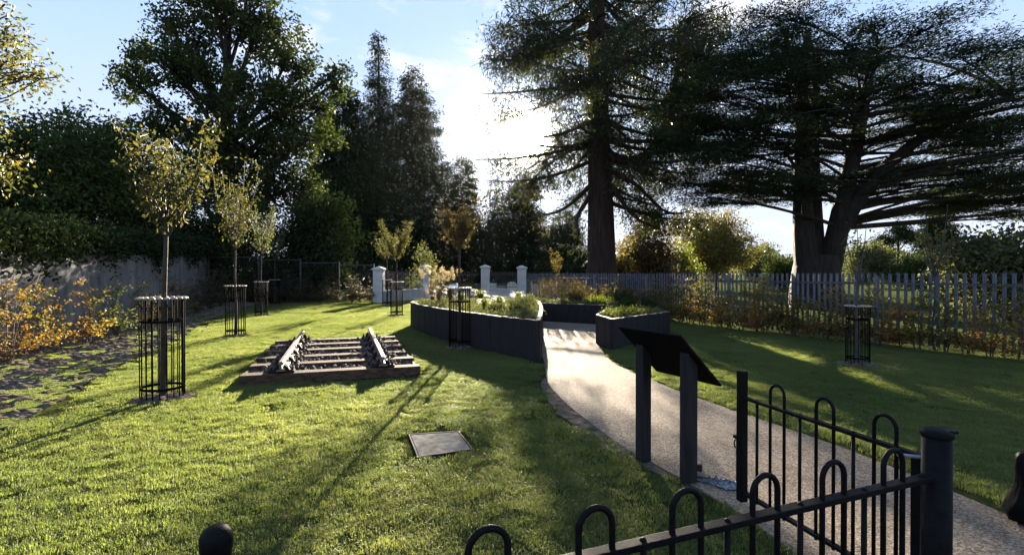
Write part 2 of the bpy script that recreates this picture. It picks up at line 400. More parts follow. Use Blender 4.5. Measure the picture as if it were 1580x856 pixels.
def in_poly(P, poly):
    x, y = P[:, 0], P[:, 1]
    ins = np.zeros(len(P), bool)
    n = len(poly); j = n - 1
    for i in range(n):
        xi, yi = poly[i][0], poly[i][1]; xj, yj = poly[j][0], poly[j][1]
        c = ((yi > y) != (yj > y)) & (x < (xj - xi) * (y - yi) / (yj - yi + 1e-12) + xi)
        ins ^= c; j = i
    return ins
def seg_dist(P, pts):
    d = np.full(len(P), 1e9)
    for a, b in zip(pts[:-1], pts[1:]):
        a = np.array(a[:2]); b = np.array(b[:2]); ab = b - a
        t = np.clip(((P - a) @ ab) / (ab @ ab), 0, 1)
        d = np.minimum(d, np.linalg.norm(P - (a + t[:, None] * ab), axis=1))
    return d
def smooth_line(pts, n=6):
    """Catmull-Rom through the points"""
    P = [np.array(p, float) for p in pts]; out = []
    for i in range(len(P) - 1):
        p0 = P[max(i - 1, 0)]; p1 = P[i]; p2 = P[i + 1]; p3 = P[min(i + 2, len(P) - 1)]
        for k in range(n):
            t = k / n
            out.append(tuple(0.5 * (2 * p1 + (p2 - p0) * t + (2 * p0 - 5 * p1 + 4 * p2 - p3) * t * t + (3 * p1 - p0 - 3 * p2 + p3) * t ** 3)))
    out.append(tuple(P[-1]))
    return out
def at(px, py, z=0.0):
    """point at height z that the photograph shows at pixel (px, py)"""
    d = F * (EYE - z) / (py - 422.0)
    return ((px - 790) / F * d, d, z)

# ------------------------------------------------------------------ ground, path, beds
def sheet(name, poly, z, material, kind='structure', sub=0):
    m = M(); m.add([(p[0], p[1], z) for p in poly], [tuple(range(len(poly)))])
    return tag(m.build(name, material), kind=kind)

def grid_mesh(name, x0, x1, y0, y1, nx, ny, zf, material, keep=None):
    xs = np.linspace(x0, x1, nx); ys = np.linspace(y0, y1, ny)
    X, Y = np.meshgrid(xs, ys)
    Z = zf(X, Y)
    V = np.stack([X, Y, Z], -1).reshape(-1, 3)
    idx = np.arange(nx * ny).reshape(ny, nx)
    Q = np.stack([idx[:-1, :-1], idx[:-1, 1:], idx[1:, 1:], idx[1:, :-1]], -1).reshape(-1, 4)
    if keep is not None:
        c = V[Q].mean(1)[:, :2]
        Q = Q[keep(c)]
    me = bpy.data.meshes.new(name); me.from_pydata(V.tolist(), [], Q.tolist()); me.materials.append(MAT[material])
    ob = bpy.data.objects.new(name, me); COL.objects.link(ob)
    return ob

LAWN_L = smooth_line([(-4.3, -1.0), (-4.6, 3.0), (-5.5, 5.7), (-7.3, 9.86), (-8.8, 13.9), (-11.4, 20.0), (-14.2, 29.6)], 5)
LAWN = LAWN_L + [(-8.2, 29.8), (-6.0, 33.5), (-1.0, 33.8), (1.0, 31.0)] + [(4.6, 25.0), (5.5, 18.5), (8.0, 13.0), (10.1, 10.1), (13.2, 7.0), (17, 3.5), (17, -1)]
PATH_L = smooth_line([(0.62, 9.7), (0.56, 8.1), (0.69, 6.87), (0.84, 6.1), (1.08, 5.07), (1.23, 4.69), (1.42, 4.2), (1.62, 3.6), (1.72, 3.1), (1.86, 2.3), (1.95, 1.0), (2.0, -1.5)], 5)
PATH_R = smooth_line([(2.05, 12.6), (1.92, 9.95), (2.1, 8.9), (2.41, 7.43), (2.8, 6.24), (3.2, 5.07), (3.42, 4.02), (3.5, 3.3), (3.6, 2.3), (3.7, 1.0), (3.8, -1.5)], 5)
PLAZA = [(0.62, 9.7), (0.62, 11.0), (0.82, 13.5), (0.95, 17.6), (1.2, 18.4), (2.9, 17.2), (3.6, 16.7), (2.7, 15.0), (2.05, 12.6)]
PATH = PATH_L[::-1] + PLAZA[1:-1] + PATH_R

ground = grid_mesh('ground', -400, 400, -60, 900, 60, 60, lambda X, Y: np.zeros_like(X) - 0.02, 'meadow')
tag(ground, kind='structure')
LZ = 0.0
tag(sheet('lawn_ground', LAWN, LZ - 0.004, 'turf'), kind='structure')
pm = M(); pm.prism(PATH, -0.1, 0.012)
tag(pm.build('path', 'path'), kind='structure')

# soil border along the boundary wall: lumpy dug earth
WALL_A, WALL_B = (-10.9, 8.0), (-18.2, 31.0)
SOIL = LAWN_L + [(-18.0, 31), (-17.6, 30.6), (-11.2, 9.5), (-9.5, 3.0), (-8.5, -1)]
def soil_z(X, Y):
    z = 0.0 * X
    g = np.random.default_rng(3)
    for k in range(26):
        fx, fy = g.normal(0, 8.0, 2); ph = g.uniform(0, 6.28)
        z += 0.0055 * np.sin(fx * X + fy * Y + ph)
    return 0.03 + z + g.normal(0, 0.012, X.shape)
tag(grid_mesh('soil_border', -19, -4.2, -1, 31.2, 300, 640, soil_z, 'soil', keep=lambda c: in_poly(c, SOIL)), kind='structure')

# bare earth strip where the lawn meets the path
g = np.random.default_rng(5)
edge = [p for p in PATH_L if 4.3 < p[1] < 8.6]
outl = [(p[0] - 0.04 - 0.17 * math.sin(math.pi * (p[1] - 4.2) / 4.5) * (0.8 + 0.4 * g.random()), p[1] - 0.12) for p in edge]
STRIP = edge + outl[::-1]
tag(sheet('bare_soil', STRIP, 0.006, 'soil'), kind='structure')

# concrete manhole cover let into the lawn
MH = [(-1.09, 5.44), (-0.57, 5.56), (-0.37, 4.97), (-0.87, 4.76)]
mh = thing('manhole_cover', (-0.72, 5.18, 0), 'square concrete inspection cover set flush in the lawn', 'manhole cover')
c0 = np.mean(MH, axis=0)
m = M(); m.prism([tuple(c0 + (np.array(p) - c0) * 0.93) for p in MH], -0.02, 0.012); m.build('slab', 'cover_stone', mh, (-0.72, 5.18, 0), bevel=0.006)
m = M()
for i in range(4):
    a, b = np.array(MH[i]), np.array(MH[(i + 1) % 4])
    ai, bi = c0 + (a - c0) * 0.95, c0 + (b - c0) * 0.95
    m.prism([tuple(a), tuple(b), tuple(bi), tuple(ai)][::-1], -0.02, 0.016)
m.build('frame', 'chair_iron', mh, (-0.72, 5.18, 0))

# ------------------------------------------------------------------ raised planters
BED_L = smooth_line([(0.5, 9.9), (-0.55, 11.35), (-1.65, 13.05), (-2.55, 14.8), (-3.05, 16.1), (-3.25, 17.0), (-3.0, 17.9), (-2.2, 18.4), (-0.8, 18.5), (0.78, 17.8), (0.86, 16.5), (0.76, 13.5), (0.6, 11.2), (0.5, 9.9)], 5)
BED_B = smooth_line([(0.3, 18.95), (1.1, 18.45), (2.0, 17.9), (2.9, 17.3), (3.6, 16.9), (4.6, 18.0), (3.4, 19.3), (1.8, 20.4), (0.5, 20.6), (0.3, 18.95)], 4)
BED_R = [(2.2, 11.4), (2.78, 12.3), (3.36, 13.2), (3.94, 14.05), (4.5, 14.9), (4.4, 15.8), (3.7, 16.2), (2.75, 14.9), (2.08, 12.6), (2.2, 11.4)]
def planter(outline, htf, label, step):
    base = (outline[0][0], outline[0][1], 0)
    t = thing('raised_planter', base, label, 'planter')
    wall = M(); top = M()
    # walk the outline and stand planks side by side
    pts = [np.array(p[:2]) for p in outline]
    acc = []
    for a, b in zip(pts[:-1], pts[1:]):
        L = np.linalg.norm(b - a); n = max(1, round(L / 0.2))
        for k in range(n): acc.append((a + (b - a) * k / n, a + (b - a) * (k + 1) / n))
    cen = np.mean(pts, axis=0)
    g = np.random.default_rng(21)
    for i, (a, b) in enumerate(acc):
        mid = (a + b) / 2; d = (b - a); L = np.linalg.norm(d); d = d / L
        nrm = np.array((-d[1], d[0]))
        h = htf(mid)
        h = round(h / step) * step + g.normal(0, 0.004) if step else h + g.normal(0, 0.003)
        th = 0.09 + g.uniform(-0.004, 0.004)
        off = nrm * g.uniform(-0.004, 0.004)
        wall.box((mid[0] + off[0], mid[1] + off[1], h / 2 - 0.02), (L - 0.004, th, h + 0.04), (d[0], d[1], 0), (nrm[0], nrm[1], 0))
        top.box((mid[0] + off[0], mid[1] + off[1], h + 0.0035), (L - 0.006, th - 0.006, 0.006), (d[0], d[1], 0), (nrm[0], nrm[1], 0))
    wall.build('timber_wall', 'timber_dark', t, base)
    top.build('timber_coping', 'timber_top', t, base)
    s = M(); hs = min(htf(p) for p in pts) - 0.06
    n = len(pts) - 1
    # earth fill, slightly domed
    vs = [(p[0], p[1], htf(p) - 0.07) for p in pts[:-1]] + [tuple(cen * 0.45 + p * 0.55) + (htf(p) - 0.02,) for p in pts[:-1]] + [(cen[0], cen[1], htf(cen))]
    fs = [(i, (i + 1) % n, n + (i + 1) % n, n + i) for i in range(n)] + [(n + i, n + (i + 1) % n, 2 * n) for i in range(n)]
    s.add(vs, fs); s.build('earth_fill', 'soil', t, base)
    return t
hL = lambda p: 0.80 if p[1] < 16 else 0.78
hB = lambda p: 0.64
hR = lambda p: 0.70 - 0.10 * max(0, (p[0] - 2.2)) / 2.3
planter(BED_L, hL, 'long curved dark timber planter left of the path, feathery grasses at its rounded end', 0.02)
planter(BED_B, hB, 'dark timber planter closing the far end of the path', 0.05)
planter(BED_R, hR, 'angular dark timber planter right of the path behind the lectern panel', 0)

# ------------------------------------------------------------------ railway track panel
TU = Vector((0.951, 0.31, 0)); TV = Vector((-0.31, 0.951, 0)); T0 = Vector((-4.1, 7.77, 0))
def tp(s, t, z): return T0 + TU * s + TV * t + Vector((0, 0, z))
track = thing('track_panel', T0, 'short length of old railway track laid on the lawn, two rails on six sleepers', 'railway track')
g = np.random.default_rng(9)
SP = 0.825
for i in range(6):
    m = M(); L = 2.69 + g.uniform(-0.03, 0.03); dz = g.uniform(-0.006, 0.006)
    ang = g.uniform(-0.008, 0.008)
    u = TU.copy(); u.rotate(__import__('mathutils').Euler((0, 0, ang))); v = Vector((-u.y, u.x, 0))
    m.box(tp(1.345 + g.uniform(-0.02, 0.02), 0.125 + i * SP, 0.085 + dz), (L, 0.25, 0.16), u, v)
    o = m.build('sleeper', 'sleeper', track, T0, bevel=0.012)
prof = [(-0.068, 0), (0.068, 0), (0.068, 0.012), (0.012, 0.03), (0.010, 0.095), (0.034, 0.108), (0.036, 0.142), (0.026, 0.152), (-0.026, 0.152), (-0.036, 0.142), (-0.034, 0.108), (-0.010, 0.095), (-0.012, 0.03), (-0.068, 0.012)]
for s in (0.58, 2.11):
    m = M(); n = len(prof); t0, t1 = -0.02, 4.72
    vs = [tp(s + a, t0, 0.20 + z) for a, z in prof] + [tp(s + a, t1, 0.20 + z) for a, z in prof]
    fs = [tuple(range(n)), tuple(range(n, 2 * n))[::-1]] + [(i, n + i, n + (i + 1) % n, (i + 1) % n) for i in range(n)]
    m.add(vs, fs); m.build('rail', 'rail_top', track, T0, bevel=0.003)
    for i in range(6):
        c = M(); t = 0.125 + i * SP
        c.box(tp(s, t, 0.183), (0.38, 0.16, 0.03), TU, TV)
        for sg in (-1, 1):
            # sloping jaw, key and two chair screws
            c.add([tp(s + sg * 0.05, t - 0.06, 0.198), tp(s + sg * 0.12, t - 0.06, 0.198), tp(s + sg * 0.075, t - 0.05, 0.29), tp(s + sg * 0.045, t - 0.05, 0.29),
                   tp(s + sg * 0.05, t + 0.06, 0.198), tp(s + sg * 0.12, t + 0.06, 0.198), tp(s + sg * 0.075, t + 0.05, 0.29), tp(s + sg * 0.045, t + 0.05, 0.29)],
                  [(0, 1, 2, 3), (7, 6, 5, 4), (1, 5, 6, 2), (2, 6, 7, 3), (0, 3, 7, 4), (0, 4, 5, 1)])
            for sc_ in (-0.045, 0.045):
                c.lathe(tp(s + sg * 0.155, t + sc_, 0.198), [(0.018, 0), (0.018, 0.025), (0.01, 0.04), (0.01, 0.055)], 8)
        c.tube([tp(s + 0.052, t - 0.11, 0.265), tp(s + 0.052, t + 0.11, 0.265)], [0.028, 0.022], 7)
        c.build('rail_chair', 'chair_iron', track, T0, bevel=0.003)
for s in (0.01, 2.68):
    m = M()
    for i in range(5):
        m.box(tp(s, 0.125 + (i + 0.5) * SP, 0.06), (0.035, SP - 0.262, 0.12), TU, TV)
    m.build('edging_board', 'sleeper', track, T0)
# ballast: hundreds of loose stones between the sleepers
def stones(name, pts, size, material, seedv):
    g = np.random.default_rng(seedv)
    import mathutils
    base = []
    m = M()
    ph = (1 + 5 ** .5) / 2
    iv = np.array([(-1, ph, 0), (1, ph, 0), (-1, -ph, 0), (1, -ph, 0), (0, -1, ph), (0, 1, ph), (0, -1, -ph), (0, 1, -ph), (ph, 0, -1), (ph, 0, 1), (-ph, 0, -1), (-ph, 0, 1)]) / 1.9
    ifc = [(0, 11, 5), (0, 5, 1), (0, 1, 7), (0, 7, 10), (0, 10, 11), (1, 5, 9), (5, 11, 4), (11, 10, 2), (10, 7, 6), (7, 1, 8), (3, 9, 4), (3, 4, 2), (3, 2, 6), (3, 6, 8), (3, 8, 9), (4, 9, 5), (2, 4, 11), (6, 2, 10), (8, 6, 7), (9, 8, 1)]
    for p in pts:
        q = iv * (1 + g.uniform(-0.28, 0.28, (12, 1))) * g.uniform(0.6, 1.3, 3) * g.uniform(*size)
        a = g.uniform(0, 6.28); ca, sa = math.cos(a), math.sin(a)
        q = q @ np.array([[ca, -sa, 0], [sa, ca, 0], [0, 0, 1]])
        m.add(q + np.array(p), ifc)
    return m.build(name, material)
P = []
for i in range(5):
    for k in range(210):
        s = g.uniform(0.06, 2.62); t = 0.125 + i * SP + 0.15 + g.uniform(0, SP - 0.3)
        near = min(abs(s - 0.58), abs(s - 2.11))
        P.append(tuple(tp(s, t, 0.095 + g.uniform(0, 0.035) + (0.08 * max(0, 1 - near / 0.35)))))
    for k in range(60):
        s = (0.58 if k % 2 else 2.11) + g.normal(0, 0.16); t = 0.125 + i * SP + 0.15 + g.uniform(0, SP - 0.3)
        P.append(tuple(tp(s, t, 0.155 + g.uniform(0, 0.05))))
tag(stones('ballast_gravel', P, (0.022, 0.042), 'ballast', 4), 'brown grey ballast stones packed between the sleepers of the track', 'ballast', kind='stuff')

# ------------------------------------------------------------------ foreground railing, gate, posts
def hoop(mm, p, d, w, z0, z1, r=0.0095):
    """bow-top hoop: two legs and a half circle between them"""
    p = Vector(p); d = Vector(d).normalized()
    zt = z1 - w / 2
    pts = [p - d * w / 2 + Vector((0, 0, z0)), p - d * w / 2 + Vector((0, 0, zt))]
    for k in range(1, 12):
        a = math.pi * k / 12
        pts.append(p + d * (-math.cos(a) * w / 2) + Vector((0, 0, zt + math.sin(a) * w / 2)))
    pts += [p + d * w / 2 + Vector((0, 0, zt)), p + d * w / 2 + Vector((0, 0, z0))]
    mm.tube(pts, r, 10)

PX, PD = 1.807, 2.2            # gate post
gp = thing('gate_post', (PX, PD, 0), 'thick black gate post with a domed cap at the lower right', 'post')
m = M(); m.lathe((PX, PD, 0), [(0.054, -0.2), (0.054, 1.015)], 28); o = m.build('post_shaft', 'black_paint', gp, (PX, PD, 0), smooth=False)
o.data.polygons.foreach_set('use_smooth', [len(p.vertices) == 4 for p in o.data.polygons])
m = M(); m.lathe((PX, PD, 0), [(0.056, 1.008), (0.0585, 1.012), (0.0585, 1.026), (0.054, 1.034), (0.041, 1.041), (0.02, 1.046), (0.004, 1.048)], 28)
m.box((PX + 0.030, PD - 0.005, 1.034), (0.058, 0.07, 0.012), (1, 0.1, 0.06), (-0.1, 1, 0))
m.build('post_cap', 'black_paint', gp, (PX, PD, 0), smooth=True)

FD = Vector((-2.5, -1.0, 0)).normalized()      # railing runs left and towards the camera
rail_r = thing('bow_top_railing', (PX, PD, 0), 'black bow-top railing running along the bottom right corner to the thick post', 'railing')
FS = Vector((PX, PD, 0)) + FD * 0.056
RL = 3.1
m = M(); m.box(FS + FD * (RL / 2) + Vector((0, 0, 0.842)), (RL, 0.046, 0.022), FD, (-FD.y, FD.x, 0)); m.build('top_rail', 'black_paint', rail_r, (PX, PD, 0), bevel=0.003)
m = M(); m.box(FS + FD * (RL / 2) + Vector((0, 0, 0.13)), (RL, 0.046, 0.022), FD, (-FD.y, FD.x, 0)); m.build('bottom_rail', 'black_paint', rail_r, (PX, PD, 0), bevel=0.003)
s = 0.227
for k in range(8):
    hm = M(); hoop(hm, FS + FD * (s + 0.0), FD, 0.118, 0.1, 0.985 if k < 6 else 0.972, 0.0105); hm.build('hoop', 'black_paint', rail_r, (PX, PD, 0), smooth=True)
    bmm = M(); q = FS + FD * (s + 0.173)
    bmm.tube([q + Vector((0, 0, 0.1)), q + Vector((0, 0, 0.845))], 0.0105, 10); bmm.build('bar', 'black_paint', rail_r, (PX, PD, 0), smooth=True)
    bmm = M(); bmm.lathe(q + Vector((0, 0, 0.853)), [(0.0115, 0), (0.0105, 0.004), (0.007, 0.007), (0.002, 0.0085)], 10); bmm.build('rivet', 'black_paint', rail_r, (PX, PD, 0), smooth=True)
    s += 0.347
q = FS + FD * 0.045
bmm = M(); bmm.lathe(q + Vector((0, 0, 0.853)), [(0.0115, 0), (0.0105, 0.004), (0.007, 0.007), (0.002, 0.0085)], 10); bmm.build('rivet', 'black_paint', rail_r, (PX, PD, 0), smooth=True)

G0 = Vector((1.93, 2.45, 0)); G1 = Vector((1.61, 3.62, 0)); GD = (G1 - G0).normalized(); GN = Vector((-GD.y, GD.x, 0)); GL = (G1 - G0).length
gate = thing('open_gate', G0, 'black bow-top gate leaf standing open across the path edge', 'gate')
m = M(); m.box(G1 + Vector((0, 0, 0.565)), (0.055, 0.055, 0.91), GD, GN); m.build('latch_stile', 'black_paint', gate, G0, bevel=0.006)
m = M(); m.box(G0 + Vector((0, 0, 0.49)), (0.05, 0.05, 0.72), GD, GN); m.build('hinge_stile', 'black_paint', gate, G0, bevel=0.006)
for z, nm in ((0.838, 'top_rail'), (0.175, 'bottom_rail')):
    m = M(); a = G0 + GD * (0.026 if z < 0.5 else -0.02); b = G1 - GD * 0.0285
    m.box((a + b) / 2 + Vector((0, 0, z)), ((b - a).length, 0.04, 0.02), GD, GN); m.build(nm, 'black_paint', gate, G0, bevel=0.003)
for k in range(3):
    c = 0.17 + k * 0.36
    hm = M(); hoop(hm, G0 + GD * c, GD, 0.118, 0.15, 0.985, 0.0095); hm.build('hoop', 'black_paint', gate, G0, smooth=True)
    q = G0 + GD * (c + 0.178)
    bmm = M(); bmm.tube([q + Vector((0, 0, 0.15)), q + Vector((0, 0, 0.846))], 0.0095, 10); bmm.lathe(q + Vector((0, 0, 0.848)), [(0.0105, 0), (0.009, 0.004), (0.002, 0.007)], 10)
    bmm.build('bar', 'black_paint', gate, G0, smooth=True)
m = M()
hc = G0 - GD * 0.03 + Vector((0, 0, 0.842))
m.box(hc + Vector((0.02, -0.03, 0.0)), (0.05, 0.09, 0.03), GD, GN)
m.tube([hc + Vector((-0.12, 0.02, 0.005)), hc + Vector((0.04, -0.03, 0.0))], 0.009, 8)
m.lathe(hc + Vector((-0.01, -0.05, -0.02)), [(0.022, 0), (0.022, 0.02), (0.016, 0.03), (0.016, 0.05)], 6)
m.build('hinge', 'galv', gate, G0, bevel=0.002)
m = M()
lq = G1 + GD * 0.038
m.box(lq + Vector((0, 0, 0.385)), (0.016, 0.03, 0.30), GD, GN)
m.build('latch_plate', 'galv', gate, G0, bevel=0.002)
m = M()
m.box(lq + Vector((-0.0, 0, 0.545)), (0.06, 0.04, 0.02), GD, GN)
pts = [lq + GD * (0.026 + 0.016 * math.sin(a)) + Vector((0, 0, 0.49 + 0.028 * math.cos(a))) for a in [math.pi * k / 8 for k in range(9)]]
m.tube(pts, 0.005, 6)
m.build('latch', 'black_paint', gate, G0)

BX, BD = -0.822, 1.436
m = M(); m.lathe((0, 0, 0), [(0.039, -0.15), (0.039, 0.935), (0.0425, 0.938), (0.043, 0.962), (0.04, 0.978), (0.031, 0.992), (0.017, 1.0), (0.003, 1.002)], 28)
bo = m.build('post', 'black_paint', None, (0, 0, 0), smooth=True); bo.location = (BX, BD, 0)
tag(bo, 'round black post with domed top cut off by the bottom edge of the photo', 'post')

# ------------------------------------------------------------------ lectern information panel
LP1, LP2 = Vector((1.19, 4.69, 0)), Vector((1.437, 4.21, 0))
LA = (LP2 - LP1).normalized(); LS = Vector((-LA.y, LA.x, 0))       # LS points over the path
if LS.x < 0: LS = -LS
lect = thing('information_lectern', (LP1 + LP2) / 2, 'dark lectern sign on two square posts, its sloping panel seen from behind', 'information sign')
ORG = (LP1 + LP2) / 2
for p in (LP1, LP2):
    m = M(); m.box(p + Vector((0, 0, 0.42)), (0.1, 0.1, 1.24), LA, LS)
    # top cut to the panel's slope
    for i, v in enumerate(m.v):
        if v[2] > 0.6:
            dd = (Vector(v) - p).dot(LS)
            m.v[i] = (v[0], v[1], 1.014 - dd * 0.955)
    m.build('post', 'timber_dark', lect, ORG, bevel=0.006)
SL = (LS * 0.72 + Vector((0, 0, -0.69))).normalized()
NM = LA.cross(SL).normalized()
if NM.z < 0: NM = -NM
pc = (LP1 + LP2) / 2 + LS * 0.03 + Vector((0, 0, 1.0))
m = M(); m.box(pc, (0.75, 0.63, 0.018), LA, SL, NM); m.build('panel_board', 'panel_back', lect, ORG, bevel=0.003)
m = M(); m.box(pc + NM * 0.0115, (0.72, 0.60, 0.004), LA, SL, NM); m.build('panel_print', 'panel_face', lect, ORG)

# scraps on the path edge beside the lectern
def crumple(name, c, sx, sy, h, material, label, cat, seedv, n=16):
    g = np.random.default_rng(seedv)
    m = M(); vs = []; fs = []
    for j in range(n + 1):
        for i in range(n + 1):
            u, v = i / n - 0.5, j / n - 0.5
            e = max(0, 1 - 2 * max(abs(u), abs(v)))
            z = abs(g.normal(0, 1)) * h * (0.3 + 0.8 * e) + 0.008
            vs.append((u * sx * (1 + 0.25 * math.sin(7 * v + seedv)) + g.normal(0, .008), v * sy * (1 + 0.3 * math.sin(6 * u)) + g.normal(0, .008), z))
    for j in range(n):
        for i in range(n):
            a = j * (n + 1) + i; fs.append((a, a + 1, a + n + 2, a + n + 1))
    m.add(vs, fs)
    o = m.build(name, material); o.location = c
    sd = o.modifiers.new('thickness', 'SOLIDIFY'); sd.thickness = 0.003
    return tag(o, label, cat)
o = crumple('plastic_sheet', (*at(1112, 750)[:2], 0.012), 0.34, 0.15, 0.022, 'sheet', 'crumpled pale plastic wrapping on the path edge by the lectern', 'litter', 2)
o.rotation_euler = (0, 0, -0.6)
q = at(1082, 742); m = M(); m.prism([(-.07, -.05), (.07, -.045), (.075, .03), (.02, .05), (-.06, .045)], 0, 0.05); o = m.build('rubber_block', 'rubber', None, bevel=0.01); o.location = q; o.rotation_euler = (0, 0, -0.5)
tag(o, 'black rubber foot block lying against the right lectern post', 'block')
q = at(1078, 728); m = M(); m.box((0, 0, 0.035), (0.07, 0.05, 0.07)); o = m.build('rubber_wedge', 'rubber', None, bevel=0.008); o.location = q; o.rotation_euler = (0, 0, -0.4)
tag(o, 'small upright black rubber wedge on the path behind the rubber block', 'wedge')

# black sack at the right edge of the frame
q = at(1592, 812)
m = M(); g = np.random.default_rng(8); n = 26
prof = [(0.05, 0.0), (0.13, 0.02), (0.155, 0.08), (0.13, 0.17), (0.105, 0.27), (0.10, 0.36), (0.10, 0.44), (0.095, 0.50), (0.07, 0.53), (0.02, 0.54)]
vs = []
for r, z in prof:
    for k in range(n):
        a = 2 * math.pi * k / n
        rr = .82 * r * (1 + 0.10 * math.sin(3 * a + z * 9) + 0.07 * math.sin(7 * a - z * 15)) 
        vs.append((rr * math.cos(a), rr * math.sin(a), z * .9))
fs = [(i * n + k, i * n + (k + 1) % n, (i + 1) * n + (k + 1) % n, (i + 1) * n + k) for i in range(len(prof) - 1) for k in range(n)]
fs += [tuple(range(n))[::-1], tuple(range((len(prof) - 1) * n, len(prof) * n))]
m.add(vs, fs); o = m.build('plastic_sack', 'sack', None, smooth=True); o.location = (q[0], q[1], 0.013)
tag(o, 'slumped black plastic sack by the path, cut off by the right edge', 'sack')

# ------------------------------------------------------------------ palisade fence on the right
FEN = [(15.2, 4.6), (10.9, 9.6), (8.9, 12.6), (6.9, 16.4), (5.4, 20.6), (4.0, 24.8), (2.5, 28.7), (0.85, 32.3)]
pf = thing('palisade_fence', (FEN[0][0], FEN[0][1], 0), 'tall grey steel palisade fence along the right side of the lawn', 'fence')
FO = (FEN[0][0], FEN[0][1], 0)
FH = 1.74
g = np.random.default_rng(31)
for a, b in zip(FEN[:-1], FEN[1:]):
    a, b = Vector((*a, 0)), Vector((*b, 0)); d = (b - a); L = d.length; d.normalize(); nr = Vector((-d.y, d.x, 0))
    nb = max(1, round(L / 2.75))
    for j in range(nb):
        p0 = a + d * (L * j / nb); p1 = a + d * (L * (j + 1) / nb); LL = L / nb
        m = M(); np_ = max(2, round(LL / 0.155))
        for k in range(np_):
            c = p0 + d * ((k + 0.5) * LL / np_ + g.normal(0, 0.004)); h = FH + g.normal(0, 0.006)
            w = 0.034
            tilt = g.normal(0, 0.004)
            # W-section pale with a triple-pointed head
            sec = [(-w, 0.0), (-w * 0.45, 0.014), (0, 0.004), (w * 0.45, 0.014), (w, 0.0)]
            vs = []
            for z in (0.06, h - 0.09):
                vs += [c + d * (x + tilt * z) + nr * (y - 0.03) + Vector((0, 0, z)) for x, y in sec]
            vs += [c + d * (-w * 1.25) + nr * -0.03 + Vector((0, 0, h - 0.03)), c + d * (-w * .4) + nr * -0.018 + Vector((0, 0, h - 0.06)), c + nr * -0.026 + Vector((0, 0, h)), c + d * (w * .4) + nr * -0.018 + Vector((0, 0, h - 0.06)), c + d * (w * 1.25) + nr * -0.03 + Vector((0, 0, h - 0.03))]
            fs = [(i, i + 1, i + 6, i + 5) for i in range(4)] + [(i + 5, i + 6, i + 11, i + 10) for i in range(4)]
            m.add(vs, fs)
        o = m.build('pale_panel', 'palisade', pf, FO)
        sd = o.modifiers.new('thickness', 'SOLIDIFY'); sd.thickness = 0.004
        for z in (0.3, FH - 0.28):
            r_ = M(); r_.box((p0 + p1) / 2 + Vector((0, 0, z)) + nr * 0.0, (LL - 0.07, 0.006, 0.045), d, nr); r_.box((p0 + p1) / 2 + Vector((0, 0, z + 0.0255)) + nr * 0.02, (LL - 0.07, 0.045, 0.005), d, nr)
            r_.build('rail', 'palisade', pf, FO)
        ps = M(); ps.box(p0 + nr * 0.045 + Vector((0, 0, FH / 2 - 0.05)), (0.055, 0.09, FH - 0.1), d, nr); ps.build('post', 'palisade', pf, FO)

# ------------------------------------------------------------------ entrance pillars, low walls and gate at the far side
PIL = [(-7.7, 30.0, 2.1, 'white rendered pillar with pyramid cap at the end of the wire fence'),
       (-5.85, 35.0, 2.28, 'white rendered pillar at the hinge side of the swept iron gate'),
       (-1.8, 35.0, 2.28, 'white rendered pillar between the iron gate and the short low wall'),
       (0.62, 32.8, 2.2, 'white rendered pillar where the palisade fence begins')]
for x, y, h, lab in PIL:
    t = thing('gate_pillar', (x, y, 0), lab, 'pillar', 'white entrance pillars')
    m = M(); m.box((x, y, h / 2 - 0.12), (0.56, 0.56, h - 0.24 + 0.2)); m.build('shaft', 'render_white', t, (x, y, 0), bevel=0.015)
    m = M(); z = h - 0.14
    m.box((x, y, z - 0.01), (0.70, 0.70, 0.09))
    m.add([(x - .33, y - .33, z + .036), (x + .33, y - .33, z + .036), (x + .33, y + .33, z + .036), (x - .33, y + .33, z + .036), (x, y, z + 0.17)], [(0, 1, 4), (1, 2, 4), (2, 3, 4), (3, 0, 4), (3, 2, 1, 0)])
    m.build('cap', 'render_white', t, (x, y, 0), bevel=0.01)
def low_wall(a, b, lab, lab2, hw=0.62, hr=1.82):
    a, b = Vector((*a, 0)), Vector((*b, 0)); d = b - a; L = d.length - 0.6; d.normalize(); nr = Vector((-d.y, d.x, 0)); c = (a + b) / 2
    t = thing('low_wall', c, lab, 'wall')
    m = M(); m.box(c + Vector((0, 0, hw / 2 - 0.05)), (L, 0.3, hw + 0.1), d, nr); m.build('wall_body', 'low_wall', t, c)
    m = M(); m.box(c + Vector((0, 0, hw + 0.045)), (L, 0.38, 0.08), d, nr); m.build('wall_coping', 'render_white', t, c, bevel=0.01)
    t2 = thing('iron_railing', c + Vector((0, 0, hw + 0.086)), lab2, 'railing')
    o3 = c + Vector((0, 0, hw + 0.086))
    m = M(); n = int(L / 0.14)
    for k in range(n):
        q = a + d * (0.3 + (k + 0.5) * L / n)
        m.tube([q + Vector((0, 0, hw + 0.086)), q + Vector((0, 0, hr - 0.05)), q + Vector((0, 0, hr + 0.06))], [0.011, 0.011, 0.003], 5)
    m.build('uprights', 'wire', t2, o3)
    m = M()
    for z in (hw + 0.22, hr - 0.1): m.box(c + Vector((0, 0, z)), (L, 0.035, 0.03), d, nr)
    m.build('rails', 'wire', t2, o3)
low_wall((-7.7, 30), (-5.85, 35.0), 'low white wall running back from the leftmost pillar', 'iron railing on the low wall behind the leftmost pillar')
low_wall((-1.8, 35), (0.62, 32.8), 'short low white wall between the two right-hand pillars', 'iron railing on the short wall between the two right-hand pillars')
